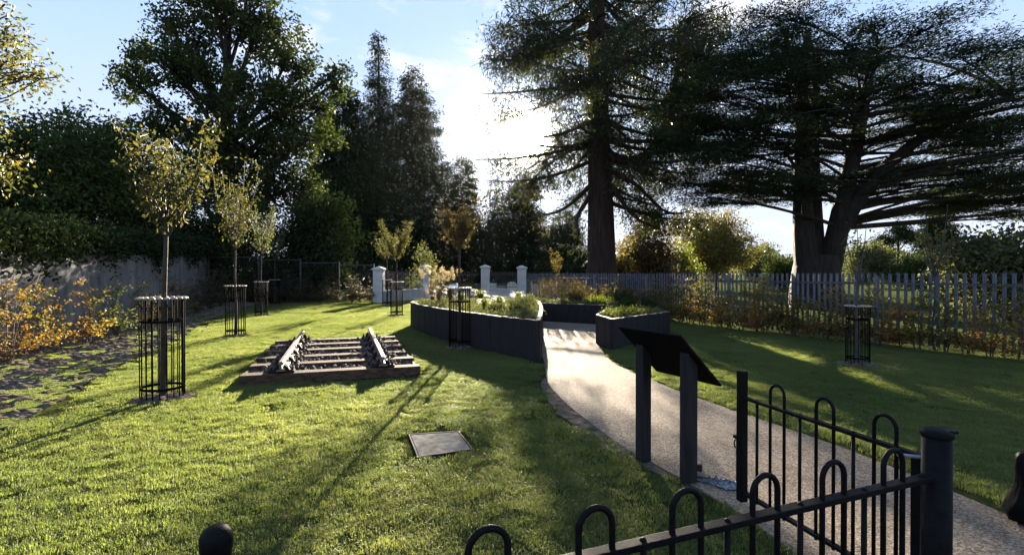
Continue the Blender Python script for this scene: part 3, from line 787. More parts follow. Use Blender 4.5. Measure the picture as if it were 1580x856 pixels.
# swept double gate
sg = thing('swept_gate', (-3.83, 35, 0), 'black iron double gate whose top rail sweeps down to the middle', 'gate')
for lf in (0, 1):
    x0, x1 = ((-5.55, -3.85), (-2.1, -3.8))[lf]
    m = M(); tops = []
    n = 13
    for k in range(n + 1):
        u = k / n; x = x0 + (x1 - x0) * u; zt = 1.68 - 0.62 * math.sin(u * math.pi / 2)
        tops.append((x, 35, zt))
        m.tube([(x, 35, 0.08), (x, 35, zt)], 0.012, 6)
    m.tube(tops, 0.032, 6); m.tube([(x0, 35, 0.12), (x1, 35, 0.12)], 0.025, 6); m.tube([(x0, 35, 0.6), (x1, 35, 0.6)], 0.02, 6)
    m.build('gate_leaf', 'black_paint', sg, (-3.83, 35, 0))
# cemetery railings beyond
rr = thing('cemetery_railing', (-4, 44, 0), 'spear-topped iron railing in the cemetery beyond the entrance gate', 'railing')
m = M()
for k in range(110):
    x = -14 + k * 0.16
    m.tube([(x, 44, 0), (x, 44, 1.75), (x, 44, 1.9)], [0.013, 0.013, 0.003], 4)
m.build('uprights', 'wire', rr, (-4, 44, 0))
m = M()
for z in (0.25, 1.6): m.box((-5.3, 44, z), (17.6, 0.03, 0.04))
m.build('rails', 'wire', rr, (-4, 44, 0))

# headstones
HS = [(-2.45, 40.5, 0.95, 0.8, 'headstone_dark', 'polished black headstone with rounded top behind the entrance gate', 1),
      (-0.85, 40.0, 0.75, 0.7, 'headstone_grey', 'grey square headstone seen above the short low wall', 0),
      (0.0, 42.0, 1.05, 0.8, 'headstone_pale', 'pale headstone with rounded top above the short low wall', 1),
      (-1.6, 43.0, 0.9, 0.6, 'headstone_pale', 'narrow pale headstone beside the third pillar', 0),
      (-3.4, 39.0, 0.7, 0.9, 'headstone_grey', 'low wide grey headstone behind the middle of the gate', 1),
      (-4.6, 41.5, 0.95, 0.7, 'headstone_pale', 'pale headstone behind the left leaf of the gate', 1),
      (1.9, 40.0, 0.9, 0.75, 'headstone_pale', 'sunlit pale headstone behind the far end of the palisade fence', 0),
      (3.2, 43.5, 1.0, 0.75, 'headstone_grey', 'grey headstone behind the palisade fence left of the redwood', 1)]
for x, y, h, w, mt, lab, rd in HS:
    t = thing('headstone', (x, y, 0), lab, 'headstone', 'headstones beyond the fence')
    poly = [(-w / 2, 0.1), (w / 2, 0.1), (w / 2, h * (0.7 if rd else 1))]
    if rd: poly += [(w / 2 * math.cos(a), h * 0.7 + h * 0.3 * math.sin(a)) for a in [math.pi * k / 10 for k in range(1, 10)]]
    poly += [(-w / 2, h * (0.7 if rd else 1))]
    n = len(poly); m = M()
    m.add([(x + p, y - .06, z) for p, z in poly] + [(x + p, y + .06, z) for p, z in poly], [tuple(range(n)), tuple(range(n, 2 * n))[::-1]] + [(i, n + i, n + (i + 1) % n, (i + 1) % n) for i in range(n)])
    m.build('stone_slab', mt, t, (x, y, 0))
    m = M(); m.box((x, y, 0.05), (w * 1.3, 0.34, 0.12)); m.build('plinth', 'headstone_grey', t, (x, y, 0))

# ------------------------------------------------------------------ boundary wall on the left and wire fence at the back
A, B = Vector((*WALL_A, 0)), Vector((*WALL_B, 0)); d = (B - A); WL = d.length; d.normalize(); nr = Vector((d.y, -d.x, 0))
if nr.x < 0: nr = -nr
m = M(); ns, nz = 60, 10; vs = []; fs = []
g = np.random.default_rng(12)
def wall_h(t): return 2.42 + 0.8 * t
for i in range(ns + 1):
    t = i / ns
    for j in range(nz + 1):
        p = A + d * (WL * t) + nr * (g.normal(0, 0.018)); vs.append((p.x, p.y, -0.1 + (wall_h(t) + 0.1) * j / nz))
for i in range(ns):
    for j in range(nz):
        a = i * (nz + 1) + j; fs.append((a, a + nz + 1, a + nz + 2, a + 1))
m.add(vs, fs)
o = m.build('boundary_wall', 'concrete_wall', None); sd = o.modifiers.new('thickness', 'SOLIDIFY'); sd.thickness = 0.35; sd.offset = -1 if True else 1
tag(o, 'stained grey concrete boundary wall along the left side, ivy along its top', 'wall')
FW = [(-17.9, 30.6), (-14.9, 30.5), (-12.4, 30.4), (-10.1, 30.3), (-8.05, 30.2)]
wf = thing('wire_fence', (FW[0][0], FW[0][1], 0), 'dark wire mesh fence with steel posts across the back left', 'fence')
tops = [2.65, 2.5, 2.33, 2.2]
for i in range(4):
    a, b = FW[i], FW[i + 1]; zt = tops[i]
    m = M(); L = b[0] - a[0]
    m.tube([(a[0] + .04, a[1], zt), (b[0] - .04, b[1], zt)], 0.022, 6)
    for k in range(int(L / 0.1)):
        x = a[0] + (k + 0.5) * 0.1; y = a[1] + (b[1] - a[1]) * (x - a[0]) / L
        m.tube([(x, y, 0.05), (x, y, zt)], 0.0035, 3, cap=False)
    for k in range(9):
        z = 0.15 + (zt - 0.2) * k / 8
        m.tube([(a[0], a[1], z), (b[0], b[1], z)], 0.0035, 3, cap=False)
    m.build('mesh_panel', 'wire', wf, (FW[0][0], FW[0][1], 0))
for i in range(5):
    m = M(); zt = tops[max(0, i - 1)] + 0.08
    m.box((FW[i][0], FW[i][1], zt / 2 - .05), (0.07, 0.07, zt + .1)); m.build('post', 'wire', wf, (FW[0][0], FW[0][1], 0))

# ================================================================== vegetation
def make_tree(name, base, label, cat, group=None):
    return thing(name, base, label, cat, group)

def bez(a, b, c, n=6):
    a, b, c = np.array(a, float), np.array(b, float), np.array(c, float)
    return [tuple((1 - t) ** 2 * a + 2 * t * (1 - t) * b + t * t * c) for t in np.linspace(0, 1, n)]

def trunk_mesh(pts, rad, material, parent, flare=0.0, sides=12, ridges=0.0, name='trunk'):
    m = M()
    pts = smooth_line([(*p, r) for p, r in zip(pts, rad)], 4)
    P = [p[:3] for p in pts]; Rr = [p[3] for p in pts]
    m.tube(P, Rr, sides, cap=False)
    if ridges or flare:
        g = np.random.default_rng(77)
        ph = g.uniform(0, 6.28, 8)
        for i, v in enumerate(m.v):
            ring, k = divmod(i, sides)
            c = np.array(P[ring]); a = 2 * math.pi * k / sides
            s = 1 + ridges * (math.sin(5 * a + ph[0] + ring * .2) * .5 + math.sin(9 * a + ph[1]) * .3 + math.sin(13 * a + ph[2] - ring * .3) * .2)
            m.v[i] = tuple(c + (np.array(v) - c) * s)
    return m.build(name, material, parent, smooth=True)

def leaves_from(C, spread, n, L, W, mode, g, droop=0.5, centre=None):
    """n leaves round each cluster centre C; mode sets how they point"""
    N = len(C)
    P = np.repeat(C, n, 0) + g.normal(size=(N * n, 3)) * np.asarray(spread)
    if mode == 'random':
        D = g.normal(size=P.shape); D[:, 2] -= 0.2
        return leaf_quads(P, D, L * g.uniform(.6, 1.25, len(P)), W * g.uniform(.7, 1.2, len(P)), g=g)
    if mode == 'flat':           # level sprays
        D = g.normal(size=P.shape); D[:, 2] = g.normal(0.02, 0.18, len(P))
        if centre is not None:
            o = P - centre; o[:, 2] = 0; D += unit(o) * 0.9
        return leaf_quads(P, D, L * g.uniform(.6, 1.25, len(P)), W * g.uniform(.7, 1.2, len(P)), up=(0, 0, 1), upw=0.6, g=g)
    if mode == 'droop':          # hanging sprays
        D = g.normal(size=P.shape) * 0.75; D[:, 2] -= droop
        if centre is not None:
            o = P - centre; o[:, 2] = 0; D += unit(o) * 0.6
        return leaf_quads(P, D, L * g.uniform(.45, 1.45, len(P)), W * g.uniform(.5, 1.4, len(P)), g=g)
    if mode == 'up':
        D = g.normal(size=P.shape) * 0.6; D[:, 2] += 0.7
        return leaf_quads(P, D, L * g.uniform(.6, 1.25, len(P)), W * g.uniform(.7, 1.2, len(P)), g=g)

def tints_for(C, n, g, spread=0.28):
    base = g.uniform(0.2, 0.8, len(C))
    return np.repeat(base, n) + g.normal(0, spread * 0.6, len(C) * n)

def limb(m, a, b, r0, r1, g, sag=0.0, n=6, sides=5, wob=0.06):
    a, b = np.array(a, float), np.array(b, float)
    L = np.linalg.norm(b - a)
    c = (a + b) / 2 + g.normal(0, wob * L, 3); c[2] += sag * L
    pts = bez(a, c, b, n)
    m.tube(pts, list(np.linspace(r0, r1, n)), sides, cap=False)
    return pts

def broadleaf(name, base, label, trunk, tr, lobes, leaf, bark, seedv, n=34, L=.2, W=.12, per=1.0, sp=.34, group=None, mode='random', cat='tree', vis_limb=True):
    """trunk: local points; lobes: (x, y, z, rx, ry, rz) crown masses in local coordinates"""
    g = np.random.default_rng(seedv)
    t = make_tree(name, base, label, cat, group)
    trunk_mesh(trunk, tr, bark, t, sides=10, ridges=0.06)
    lm = M(); CC = []
    top = np.array(trunk[-1], float)
    for lx, ly, lz, rx, ry, rz in lobes:
        c = np.array((lx, ly, lz), float)
        # limb from the trunk below
        k = np.clip((lz - rz * 0.8) / max(top[2], .1) * (len(trunk) - 1) * .75, 0, len(trunk) - 1.001)
        i = int(k); a = np.array(trunk[i]) + (np.array(trunk[i + 1]) - np.array(trunk[i])) * (k - i)
        rr = max(0.03, tr[min(i, len(tr) - 1)] * 0.42)
        pts = limb(lm, a, c, rr, rr * 0.35, g, sag=0.06, n=7)
        nc = max(4, int(per * (rx * ry * rz) ** 0.67 * 16))
        q = unit(g.normal(size=(nc, 3))) * (g.uniform(0, 1, (nc, 1)) ** 0.42)
        q = c + q * np.array((rx, ry, rz)) * (1 + 0.18 * np.sin(q * 9))
        CC.append(q)
        if vis_limb:
            for p in q[::2]:
                s = pts[g.integers(3, 7)]
                limb(lm, s, p, rr * 0.22, 0.012, g, sag=-0.03, n=4, sides=4, wob=.1)
    lm.build('limbs', bark, t)
    C = np.concatenate(CC)
    V = leaves_from(C, (sp, sp, sp * .8), n, L, W, mode, g)
    quad_mesh('crown', V, leaf, tints_for(C, n, g), t)
    return t

def conifer(name, base, label, h, rad, leaf, bark, seedv, z0=0.06, shape=1.0, layers=26, per=9, n=30, L=.3, W=.07, sp=.3, droop=.5, group=None, tip=0.0, cat='tree', rag=.25, tr=None):
    """narrowing evergreen: branches in whorls up a straight trunk; shape <1 fuller, >1 narrower"""
    g = np.random.default_rng(seedv)
    t = make_tree(name, base, label, cat, group)
    r = tr or h * 0.017 + .05
    trunk_mesh([(0, 0, 0), (0.05, 0, h * .35), (-.03, 0, h * .7), (0, 0, h)], [r, r * .75, r * .4, .02], bark, t, sides=8)
    lm = M(); CC = []
    for i in range(layers):
        u = (i + g.uniform(0, 1)) / layers
        z = h * (z0 + (1 - z0) * u)
        prof = (1 - u) ** shape * (0.55 + 0.45 * min(1, (u + .08) * 5)) + tip * .05
        for k in range(max(3, int(per * (0.35 + prof)))):
            a = g.uniform(0, 6.283); ln = rad * prof * g.uniform(1 - rag, 1 + rag) + .12
            e = np.array((math.cos(a) * ln, math.sin(a) * ln, z + ln * g.uniform(-.35, .15)))
            limb(lm, (0, 0, z), e, max(.012, r * .2 * (1 - u)), .01, g, sag=-.05, n=4, sides=4, wob=.03)
            ns = max(1, int(ln / (sp * 1.25)))
            for s in range(ns):
                f = 1 - s / (ns + .6) * .85
                CC.append(np.array((e[0] * f, e[1] * f, z + (e[2] - z) * f)) + g.normal(0, sp * .35, 3))
    lm.build('limbs', bark, t)
    C = np.array(CC)
    V = leaves_from(C, (sp, sp, sp * .55), n, L, W, 'droop', g, droop=droop, centre=np.array((0, 0, 0)))
    quad_mesh('crown', V, leaf, tints_for(C, n, g), t)
    return t

# ------------------------------------------------------------------ giant redwood in front of the sun
def redwood():
    g = np.random.default_rng(101)
    X, Y = 5.5, 32.0
    t = make_tree('giant_redwood', (X, Y, 0), 'huge redwood with a broad bare trunk, the sun shining through its drooping left branches', 'tree')
    trunk_mesh([(0.05, 0, -0.3), (0.04, 0, .8), (0, 0, 2.2), (-.05, 0, 6), (-.2, 0, 12), (-.3, 0, 18), (-.3, 0, 24), (-.3, 0, 29)],
               [1.15, 1.0, .90, .77, .62, .48, .3, .06], 'bark_red', t, sides=40, ridges=.05)
    lm = M(); CC = []
    def hang(pts, f0, step, sp):
        P = np.array(pts)
        seg = np.linalg.norm(np.diff(P, axis=0), axis=1); cum = np.concatenate([[0], np.cumsum(seg)]); tot = cum[-1]
        s = tot * f0
        while s <= tot:
            i = min(np.searchsorted(cum, s) - 1, len(P) - 2); i = max(i, 0)
            q = P[i] + (P[i + 1] - P[i]) * (s - cum[i]) / max(seg[i], 1e-6)
            off = g.normal(0, sp, 3) * np.array((1, 1, .6)); off[2] -= abs(g.normal(.15, .25))
            CC.append(q + off)
            if g.random() < .55: limb(lm, q, q + off, .02, .01, g, n=3, sides=3)
            s += step * g.uniform(.6, 1.5)
    for i in range(146):
        z = 5.6 + 22 * (i / 146) ** 1.02 + g.uniform(-.4, .4)
        a = g.uniform(0, 6.283)
        ln = (7.4 - max(0, z - 12) * .2) * g.uniform(.62, 1.04)
        dx, dy_ = math.cos(a), math.sin(a)
        if z < 7.5 and abs(dx) < .6: continue
        if dx < -.3 and z < 8.2: continue
        if dx > .2 and z < 9: ln *= .8
        if dx > .2 and z < 8 and i % 2: continue
        if dx > .3 and z > 9.5: ln *= 1.18
        if dx < -.3: ln = min(ln, 7.0 / max(.3, -dx))
        rr = .05 + .012 * ln
        o = np.array((-.02 * z + dx * .5, dy_ * .5, z))
        mid = o + np.array((dx * ln * .5, dy_ * ln * .5, -ln * g.uniform(.10, .26)))
        end = o + np.array((dx * ln, dy_ * ln, -ln * g.uniform(-.06, .26)))
        pts = bez(o, mid, end, 9)
        lm.tube(pts, list(np.linspace(rr, .02, 9)), 6, cap=False)
        hang(pts, .24, .33, .36)
        # side branchlets
        for k in range(int(ln * 1.1)):
            f = g.integers(3, 9); s = np.array(pts[f]); bl = g.uniform(.7, 1.9)
            if s[0] < -6.6: continue
            b = a + g.choice((-1, 1)) * g.uniform(.4, 1.2)
            e = s + np.array((math.cos(b) * bl, math.sin(b) * bl, -bl * g.uniform(0.1, .8)))
            p2 = bez(s, (s + e) / 2 + np.array((0, 0, .15)), e, 5)
            lm.tube(p2, list(np.linspace(.03, .012, 5)), 4, cap=False)
            hang(p2, .25, .33, .28)
    # the great side limb that bends up on the right, and two bare drooping ones
    big = smooth_line([(.4, -.2, 8.9), (1.6, -.4, 8.5), (2.9, -.5, 9.1), (3.9, -.5, 10.9), (4.5, -.4, 13.6), (4.8, -.3, 17.0)], 4)
    lm.tube(big, list(np.linspace(.40, .12, len(big))), 9, cap=False)
    hang(big, .40, .22, .95)
    for pp in ([(.5, -.3, 8.0), (2.0, -.8, 7.0), (3.4, -1.2, 5.5), (4.6, -1.4, 5.2)], [(-.7, -.2, 6.5), (-1.6, -.7, 5.0), (-1.5, -.9, 4.0), (-1.9, -1.0, 3.2)], [(-.6, 0, 7.2), (-2.4, -.5, 5.6), (-4.6, -.8, 5.0)], [(.5, -.2, 7.2), (1.9, -.5, 5.2), (3.4, -.6, 4.4)]):
        q = smooth_line(pp, 4); lm.tube(q, list(np.linspace(.17, .03, len(q))), 6, cap=False); hang(q, .45, .3, .3)
    for k in range(3):       # low tufts that hang just under the sun
        e = (g.uniform(-5.6, -3.8), g.uniform(-1.5, 2.5), g.uniform(6.9, 8.6))
        p2 = bez((-.4, .2, 9.6 + .2 * k), (e[0] * .6, e[1] * .5, 9.2), e, 9); lm.tube(p2, list(np.linspace(.1, .02, 9)), 6, cap=False); hang(p2, .5, .28, .38); hang(p2, .7, .3, .4)
    for k in range(74):      # upper right shoots off the great limb
        s = np.array(big[g.integers(9, len(big))]); a = g.uniform(-1.9, 1.9); ln = g.uniform(1.2, 3.6)
        e = s + np.array((math.cos(a) * ln, math.sin(a) * ln, g.uniform(-.3, 1.0)))
        p2 = bez(s, (s + e) / 2, e, 6); lm.tube(p2, list(np.linspace(.06, .015, 6)), 5, cap=False); hang(p2, .25, .28, .36)
    lm.build('limbs', 'bark_red', t)
    C = np.array(CC)
    # the crown is open where the sun stands
    W_ = C + np.array((X, Y, 0)); px = 790 + F * W_[:, 0] / W_[:, 1]; py = 422 - F * (W_[:, 2] - EYE) / W_[:, 1]
    C = C[np.hypot(px - 812, py - 213) > 5 + 19 * g.random(len(C)) ** 1.5]
    lim = np.where(C[:, 2] < 10.5, -6.4, -7.3) + g.normal(0, .35, len(C))
    C = C[C[:, 0] > lim]
    n = 25
    V = leaves_from(C, (.25, .25, .27), n, .33, .062, 'droop', g, droop=.75)
    quad_mesh('crown', V, 'leaf_redwood', tints_for(C, n, g), t)
redwood()

# ------------------------------------------------------------------ cedar of Lebanon on the right
def cedar():
    g = np.random.default_rng(202)
    BX_, BY_ = 15.3, 26.0
    t = make_tree('cedar_tree', (BX_, BY_, 0), 'wide dark cedar with several stems and level tiers of branches', 'tree')
    def S(pts, r0, r1, nm):
        trunk_mesh([(x - BX_, y, z) for x, y, z in pts], list(np.linspace(r0, r1, len(pts))), 'bark_dark', t, sides=14, ridges=.07, name=nm)
    S([(15.35, 0, -.3), (15.3, 0, .8), (15.25, 0, 1.7), (15.3, 0, 2.6)], 1.35, .95, 'trunk')
    stems = [[(14.95, 0, 1.2), (14.65, 0, 3.4), (14.6, .1, 7), (14.7, .3, 10.5), (14.9, .2, 13.8)],
             [(15.8, .1, 1.3), (16.2, 0, 3.2), (16.6, -.1, 5.6), (17.3, 0, 8.6), (17.9, .2, 11.2), (18.3, .2, 12.8)],
             [(16.3, -.2, 3.8), (17.4, -.6, 6.0), (19.0, -1.0, 7.7), (21.2, -1.4, 9.2), (23.5, -1.6, 10)],
             [(15.5, .3, 1.5), (15.7, .9, 4.5), (15.9, 1.4, 9), (16.2, 1.5, 13)]]
    for s, (r0, r1) in zip(stems, ((.62, .16), (.6, .14), (.4, .12), (.5, .15))): S(s, r0, r1, 'stem')
    lm = M(); CC = []; OUT = []
    axis = np.array((16.2, 0.0))
    plates = []
    for z0 in np.arange(5.3, 16.2, .98):
        xa = np.interp(z0, [5, 6.5, 9, 11.5, 13.5, 16], [8.6, 7.6, 7.4, 9.0, 11.0, 13.0])
        xb = np.interp(z0, [5, 6.5, 9, 11.5, 13.5, 16], [27, 28, 28, 26.5, 22.0, 18.0])
        nn = int((xb - xa) / .92)
        for k in range(nn):
            x = xa + (xb - xa) * (k + g.uniform(.1, .9)) / nn
            plates.append((x, float(np.clip(g.normal(-.4, 3.4), -6.0, 6.5)), z0 + g.normal(0, .17)))
    for k in range(16): plates.append((g.uniform(21.5, 27.5), g.uniform(-3, 4), g.uniform(4.6, 6.2)))
    for x, y, z in plates:
        r = math.hypot(x - axis[0], y)
        Yw = BY_ + y
        px = 790 + F * x / Yw; py = 422 - F * (z - EYE) / Yw
        if px < 1035: continue
        if py > 292 and 1195 < px < 1430: continue
        if py > 240 and 1320 < px < 1425 and g.random() < .75: continue
        if px > 1440 and py < 70: continue
        if 1285 < px and py < 44: continue
        if px > 1190 and py < 12: continue
        if px <= 1190 and py < 60 - (px - 1090) * .35: continue
        if g.random() < .05: continue
        rx, ry = g.uniform(1.5, 2.7), g.uniform(1.2, 2.1)
        nc = int(rx * ry * 7.0)
        q = g.normal(size=(nc, 2)) * .48
        ang = math.atan2(y, x - axis[0])
        qx = q[:, 0] * rx; qy = q[:, 1] * ry
        ca, sa = math.cos(ang), math.sin(ang)
        gx, gy = qx * ca - qy * sa, qx * sa + qy * ca
        dist = np.hypot(gx, gy)
        pz = z + g.normal(0, .09, nc) - dist * .06 + (gx * ca + gy * sa) * .05
        q3 = np.stack([x - BX_ + gx, y + gy, pz], 1)
        # branch from the nearest stem, rising then level
        st = stems[g.integers(0, 2)] if x < 19 else stems[1 + g.integers(0, 2)]
        zz = max(3.2, z - g.uniform(.1, .9) - (.05 * r)); zs = [p[2] for p in st]
        zz = min(zz, max(zs))
        sx, sy = np.interp(zz, zs, [p[0] for p in st]), np.interp(zz, zs, [p[1] for p in st])
        s0 = np.array((sx - BX_, sy, zz)); e0 = np.array((x - BX_, y, z - .05))
        L0 = np.linalg.norm(e0 - s0)
        mid = s0 * .5 + e0 * .5 + g.normal(0, .06 * L0, 3); mid[2] = z + g.uniform(-.06, .06) * L0
        pts = bez(s0, mid, e0, 9)
        lm.tube(pts, list(np.linspace(.035 + .008 * L0, .015, 9)), 6, cap=False)
        for p in q3[::2]:
            s = np.array(pts[g.integers(5, 9)]); limb(lm, s, p, .028, .01, g, sag=.03, n=4, sides=3, wob=.05)
        CC.append(q3)
    lm.build('limbs', 'bark_dark', t)
    C = np.concatenate(CC); n = 74
    V = leaves_from(C, (.33, .33, .075), n, .21, .048, 'flat', g, centre=np.array((axis[0] - BX_, 0, 0)))
    quad_mesh('crown', V, 'leaf_cedar', tints_for(C, n, g), t)
cedar()

# ------------------------------------------------------------------ left: great oak, spire, cypresses
def local_lobes(px_list, Y, X0):
    """crown masses given where the photograph shows them, at distance Y: (px, py, radius m, depth offset)"""
    out = []
    for px, py, r, dy_ in px_list:
        d = Y + dy_
        out.append(((px - 790) / F * d - X0, dy_, EYE - (py - 422) / F * d, r, r * 1.05, r * .82))
    return out
OX, OY = -19.6, 35.0
oak_l = local_lobes([(215, 130, 1.6, 0), (240, 190, 1.5, -1), (300, 60, 2.3, 1), (265, 105, 2.2, -1), (350, 20, 2.4, -1), (400, 40, 2.4, 1), (445, 85, 1.9, 0),
                     (330, 130, 2.6, 0), (395, 140, 2.4, -2), (450, 165, 2.2, 1), (480, 110, 1.2, 0), (290, 210, 2.2, 0), (350, 225, 2.6, -2), (420, 225, 2.5, 0),
                     (475, 215, 2.0, -1), (500, 165, 1.2, 1), (320, -30, 2.4, 0), (390, -50, 2.6, 0), (300, 285, 2.2, 1), (380, 300, 2.7, -1), (450, 290, 2.5, 0), (520, 130, 1.2, 1), (530, 110, .8, 0), (255, 30, 1.4, 0), (225, 75, 1.2, 1), (190, 115, .8, 0)], OY, OX)
broadleaf('oak_tree', (OX, OY, 0), 'tall spreading broadleaf tree, sky showing through its leaves, highest on the left', [(0, 0, 0), (.1, 0, 4), (.3, 0, 8), (.2, .2, 13), (.6, 0, 18)], [.75, .6, .5, .34, .12],
          oak_l, 'leaf_oak', 'bark_dark', 301, n=44, L=.27, W=.18, per=.62, sp=.29)
conifer('spire_conifer', (-21.0, 82, 0), 'tall thin conifer with a ragged pointed tip above the left trees', 39.5, 6.0, 'leaf_conifer', 'bark_dark', 311, shape=1.1, layers=60, per=10, n=30, L=.6, W=.15, sp=.5, rag=.38)
conifer('cypress_tree', (-17.6, 92, 0), 'full rounded cypress right of the thin spire', 38.0, 8.2, 'leaf_conifer', 'bark_dark', 312, shape=.68, layers=46, per=10, n=34, L=.7, W=.19, sp=.58, rag=.42)
conifer('cypress_tree', (-21.5, 66, 0), 'dense dark cypress standing between the oak and the spire', 25.0, 5.6, 'leaf_conifer', 'bark_dark', 313, shape=.5, layers=40, per=12, n=34, L=.55, W=.16, sp=.52)
conifer('cypress_tree', (-11.6, 118, 0), 'blunt topped cypress left of the bright sky gap', 28.5, 5.6, 'leaf_conifer', 'bark_dark', 314, shape=.55, layers=32, per=9, n=32, L=.8, W=.22, sp=.66, rag=.38)
conifer('cypress_tree', (-13.6, 104, 0), 'smaller cypress in the gap behind the full rounded one', 24.0, 4.4, 'leaf_conifer', 'bark_dark', 315, shape=.55, layers=30, per=9, n=32, L=.7, W=.2, sp=.62)

# evergreen screen behind the boundary wall
for i, (px, Y, top, r, lab) in enumerate([(30, 23.5, 172, 3.0, 'leafy evergreen behind the wall at the far left edge'), (110, 25, 163, 3.0, 'tallest evergreen of the screen behind the wall, left of the oak'), (180, 27, 182, 2.8, 'evergreen of the screen behind the wall, third from the left edge'), (235, 30, 235, 2.6, 'dark evergreen at the right end of the wall screen under the oak')]):
    X = (px - 790) / F * Y; h = EYE + (422 - top) / F * Y
    g = np.random.default_rng(400 + i)
    lobes = []
    for k in range(15):
        a = g.uniform(0, 6.28); rr = r * g.uniform(.1, .62); z = h * g.uniform(.18, .82)
        lobes.append((rr * math.cos(a), rr * math.sin(a), z, r * .55, r * .55, r * .5))
    lobes += [(g.normal(0, .5), g.normal(0, .4), h - 1.1, r * .45, r * .45, .8)]
    broadleaf('evergreen_tree', (X, Y, 0), lab, [(0, 0, 0), (0, 0, h * .3), (.1, 0, h * .6), (0, 0, h * .85)], [.25, .2, .14, .05], lobes, 'leaf_hedge', 'bark_dark', 410 + i, n=34, L=.24, W=.11, per=1.25, sp=.34, group='evergreens behind the boundary wall')

# dark understorey behind the wire fence
for i, (px, Y, h, r, lab) in enumerate([(300, 34, 6.0, 2.8, 'dark evergreen bush behind the left end of the wire fence'), (375, 33.5, 6.5, 2.8, 'tall dark evergreen bush behind the wire fence below the oak'), (450, 34, 7.0, 3.0, 'dark evergreen bush behind the middle of the wire fence'), (505, 33, 8.6, 1.9, 'narrow upright evergreen bush behind the right-hand bays of the wire fence'),
                                        (520, 62, 13.4, 5.0, 'broad dark evergreen far behind the right half of the wire fence'), (578, 76, 15.5, 5.6, 'dark bush behind the leftmost pillar'), (640, 84, 14.5, 5.6, 'dark bush between the two left-hand pillars')]):
    X = (px - 790) / F * Y
    g = np.random.default_rng(450 + i)
    lobes = [(r * g.uniform(-.6, .6), r * g.uniform(-.5, .5), h * g.uniform(.12, .8), r * .6, r * .55, r * .5) for k in range(11)]
    broadleaf('evergreen_bush', (X, Y, 0), lab, [(0, 0, 0), (.1, 0, h * .4), (0, 0, h * .8)], [.16, .12, .05], lobes, 'leaf_hedge' if i == 1 else 'leaf_conifer', 'bark_dark', 460 + i, n=30, L=.24 * max(1, Y / 45), W=.12 * max(1, Y / 45), per=1.1, sp=.36 * max(1, Y / 55), group='dark bushes behind the wire fence', cat='bush', vis_limb=False)
# small light spray low in front of the cypresses
broadleaf('pale_shrub', (-6.4, 37.5, 0), 'soft pale green conifer shrub just left of the swept gate', [(0, 0, 0), (0, 0, 2), (0, 0, 3.4)], [.1, .06, .02], [(0, 0, .9, 1.1, 1.0, .9), (.1, 0, 2.0, .85, .8, .9), (0, 0, 3.0, .5, .5, .7)], 'leaf_grey', 'twig', 471, n=34, L=.22, W=.06, per=1.7, sp=.26, mode='droop', cat='shrub')

# ------------------------------------------------------------------ cemetery trees beyond the far entrance and the fence
BG = [
 ('conifer', 768, 125, 292, 4.6, 'leaf_conifer', .7, 'small distant conifer left of the sun in the bright gap'),
 ('conifer', 806, 100, 262, 6.6, 'leaf_conifer', .62, 'broad hazy conifer directly below the sun'),
 ('conifer', 872, 66, 322, 3.6, 'leaf_conifer', .6, 'hazy conifer left of the redwood trunk'),
 ('conifer', 748, 92, 352, 3.4, 'leaf_conifer', .5, 'low rounded conifer behind the third pillar'),
 ('conifer', 1000, 39, 330, 2.5, 'leaf_brownconifer', .75, 'bronze drooping conifer just right of the redwood trunk'),
 ('broad', 968, 37, 368, 1.7, 'leaf_gold', 0, 'yellow leaved small tree at the foot of the redwood'),
 ('broad', 1052, 42, 372, 1.7, 'leaf_bright', 0, 'yellow green small tree between the bronze conifer and the golden tree'),
 ('broad', 1105, 52, 318, 4.8, 'leaf_gold', 0, 'large rounded golden brown tree seen under the cedar branches'),
 ('broad', 1180, 56, 376, 3.0, 'leaf_grey', 0, 'grey green tree left of the cedar trunk'),
 ('broad', 1212, 48, 392, 2.2, 'leaf_oak', 0, 'dark low tree close left of the cedar trunk'),
 ('broad', 1340, 60, 372, 3.2, 'leaf_grey', 0, 'grey green tree right of the cedar trunk'),
 ('pine', 1385, 95, 345, 4.4, 'leaf_conifer', 0, 'distant flat topped pine right of the cedar trunk'),
 ('conifer', 1450, 84, 303, 3.6, 'leaf_conifer', .6, 'distant open conifer standing alone in the gap under the cedar'),
 ('broad', 1420, 56, 388, 3.2, 'leaf_oak', 0, 'rounded dark green tree below the distant open conifer'),
 ('broad', 1495, 48, 384, 2.8, 'leaf_gold', 0, 'browning tree left of the big pale bush'),
 ('broad', 1555, 19, 345, 2.4, 'leaf_grey', 0, 'large pale green bush behind the palisade at the right edge'),
 ('broad', 1500, 24, 400, 1.5, 'leaf_grey', 0, 'smaller pale bush left of the large one behind the palisade'),
]
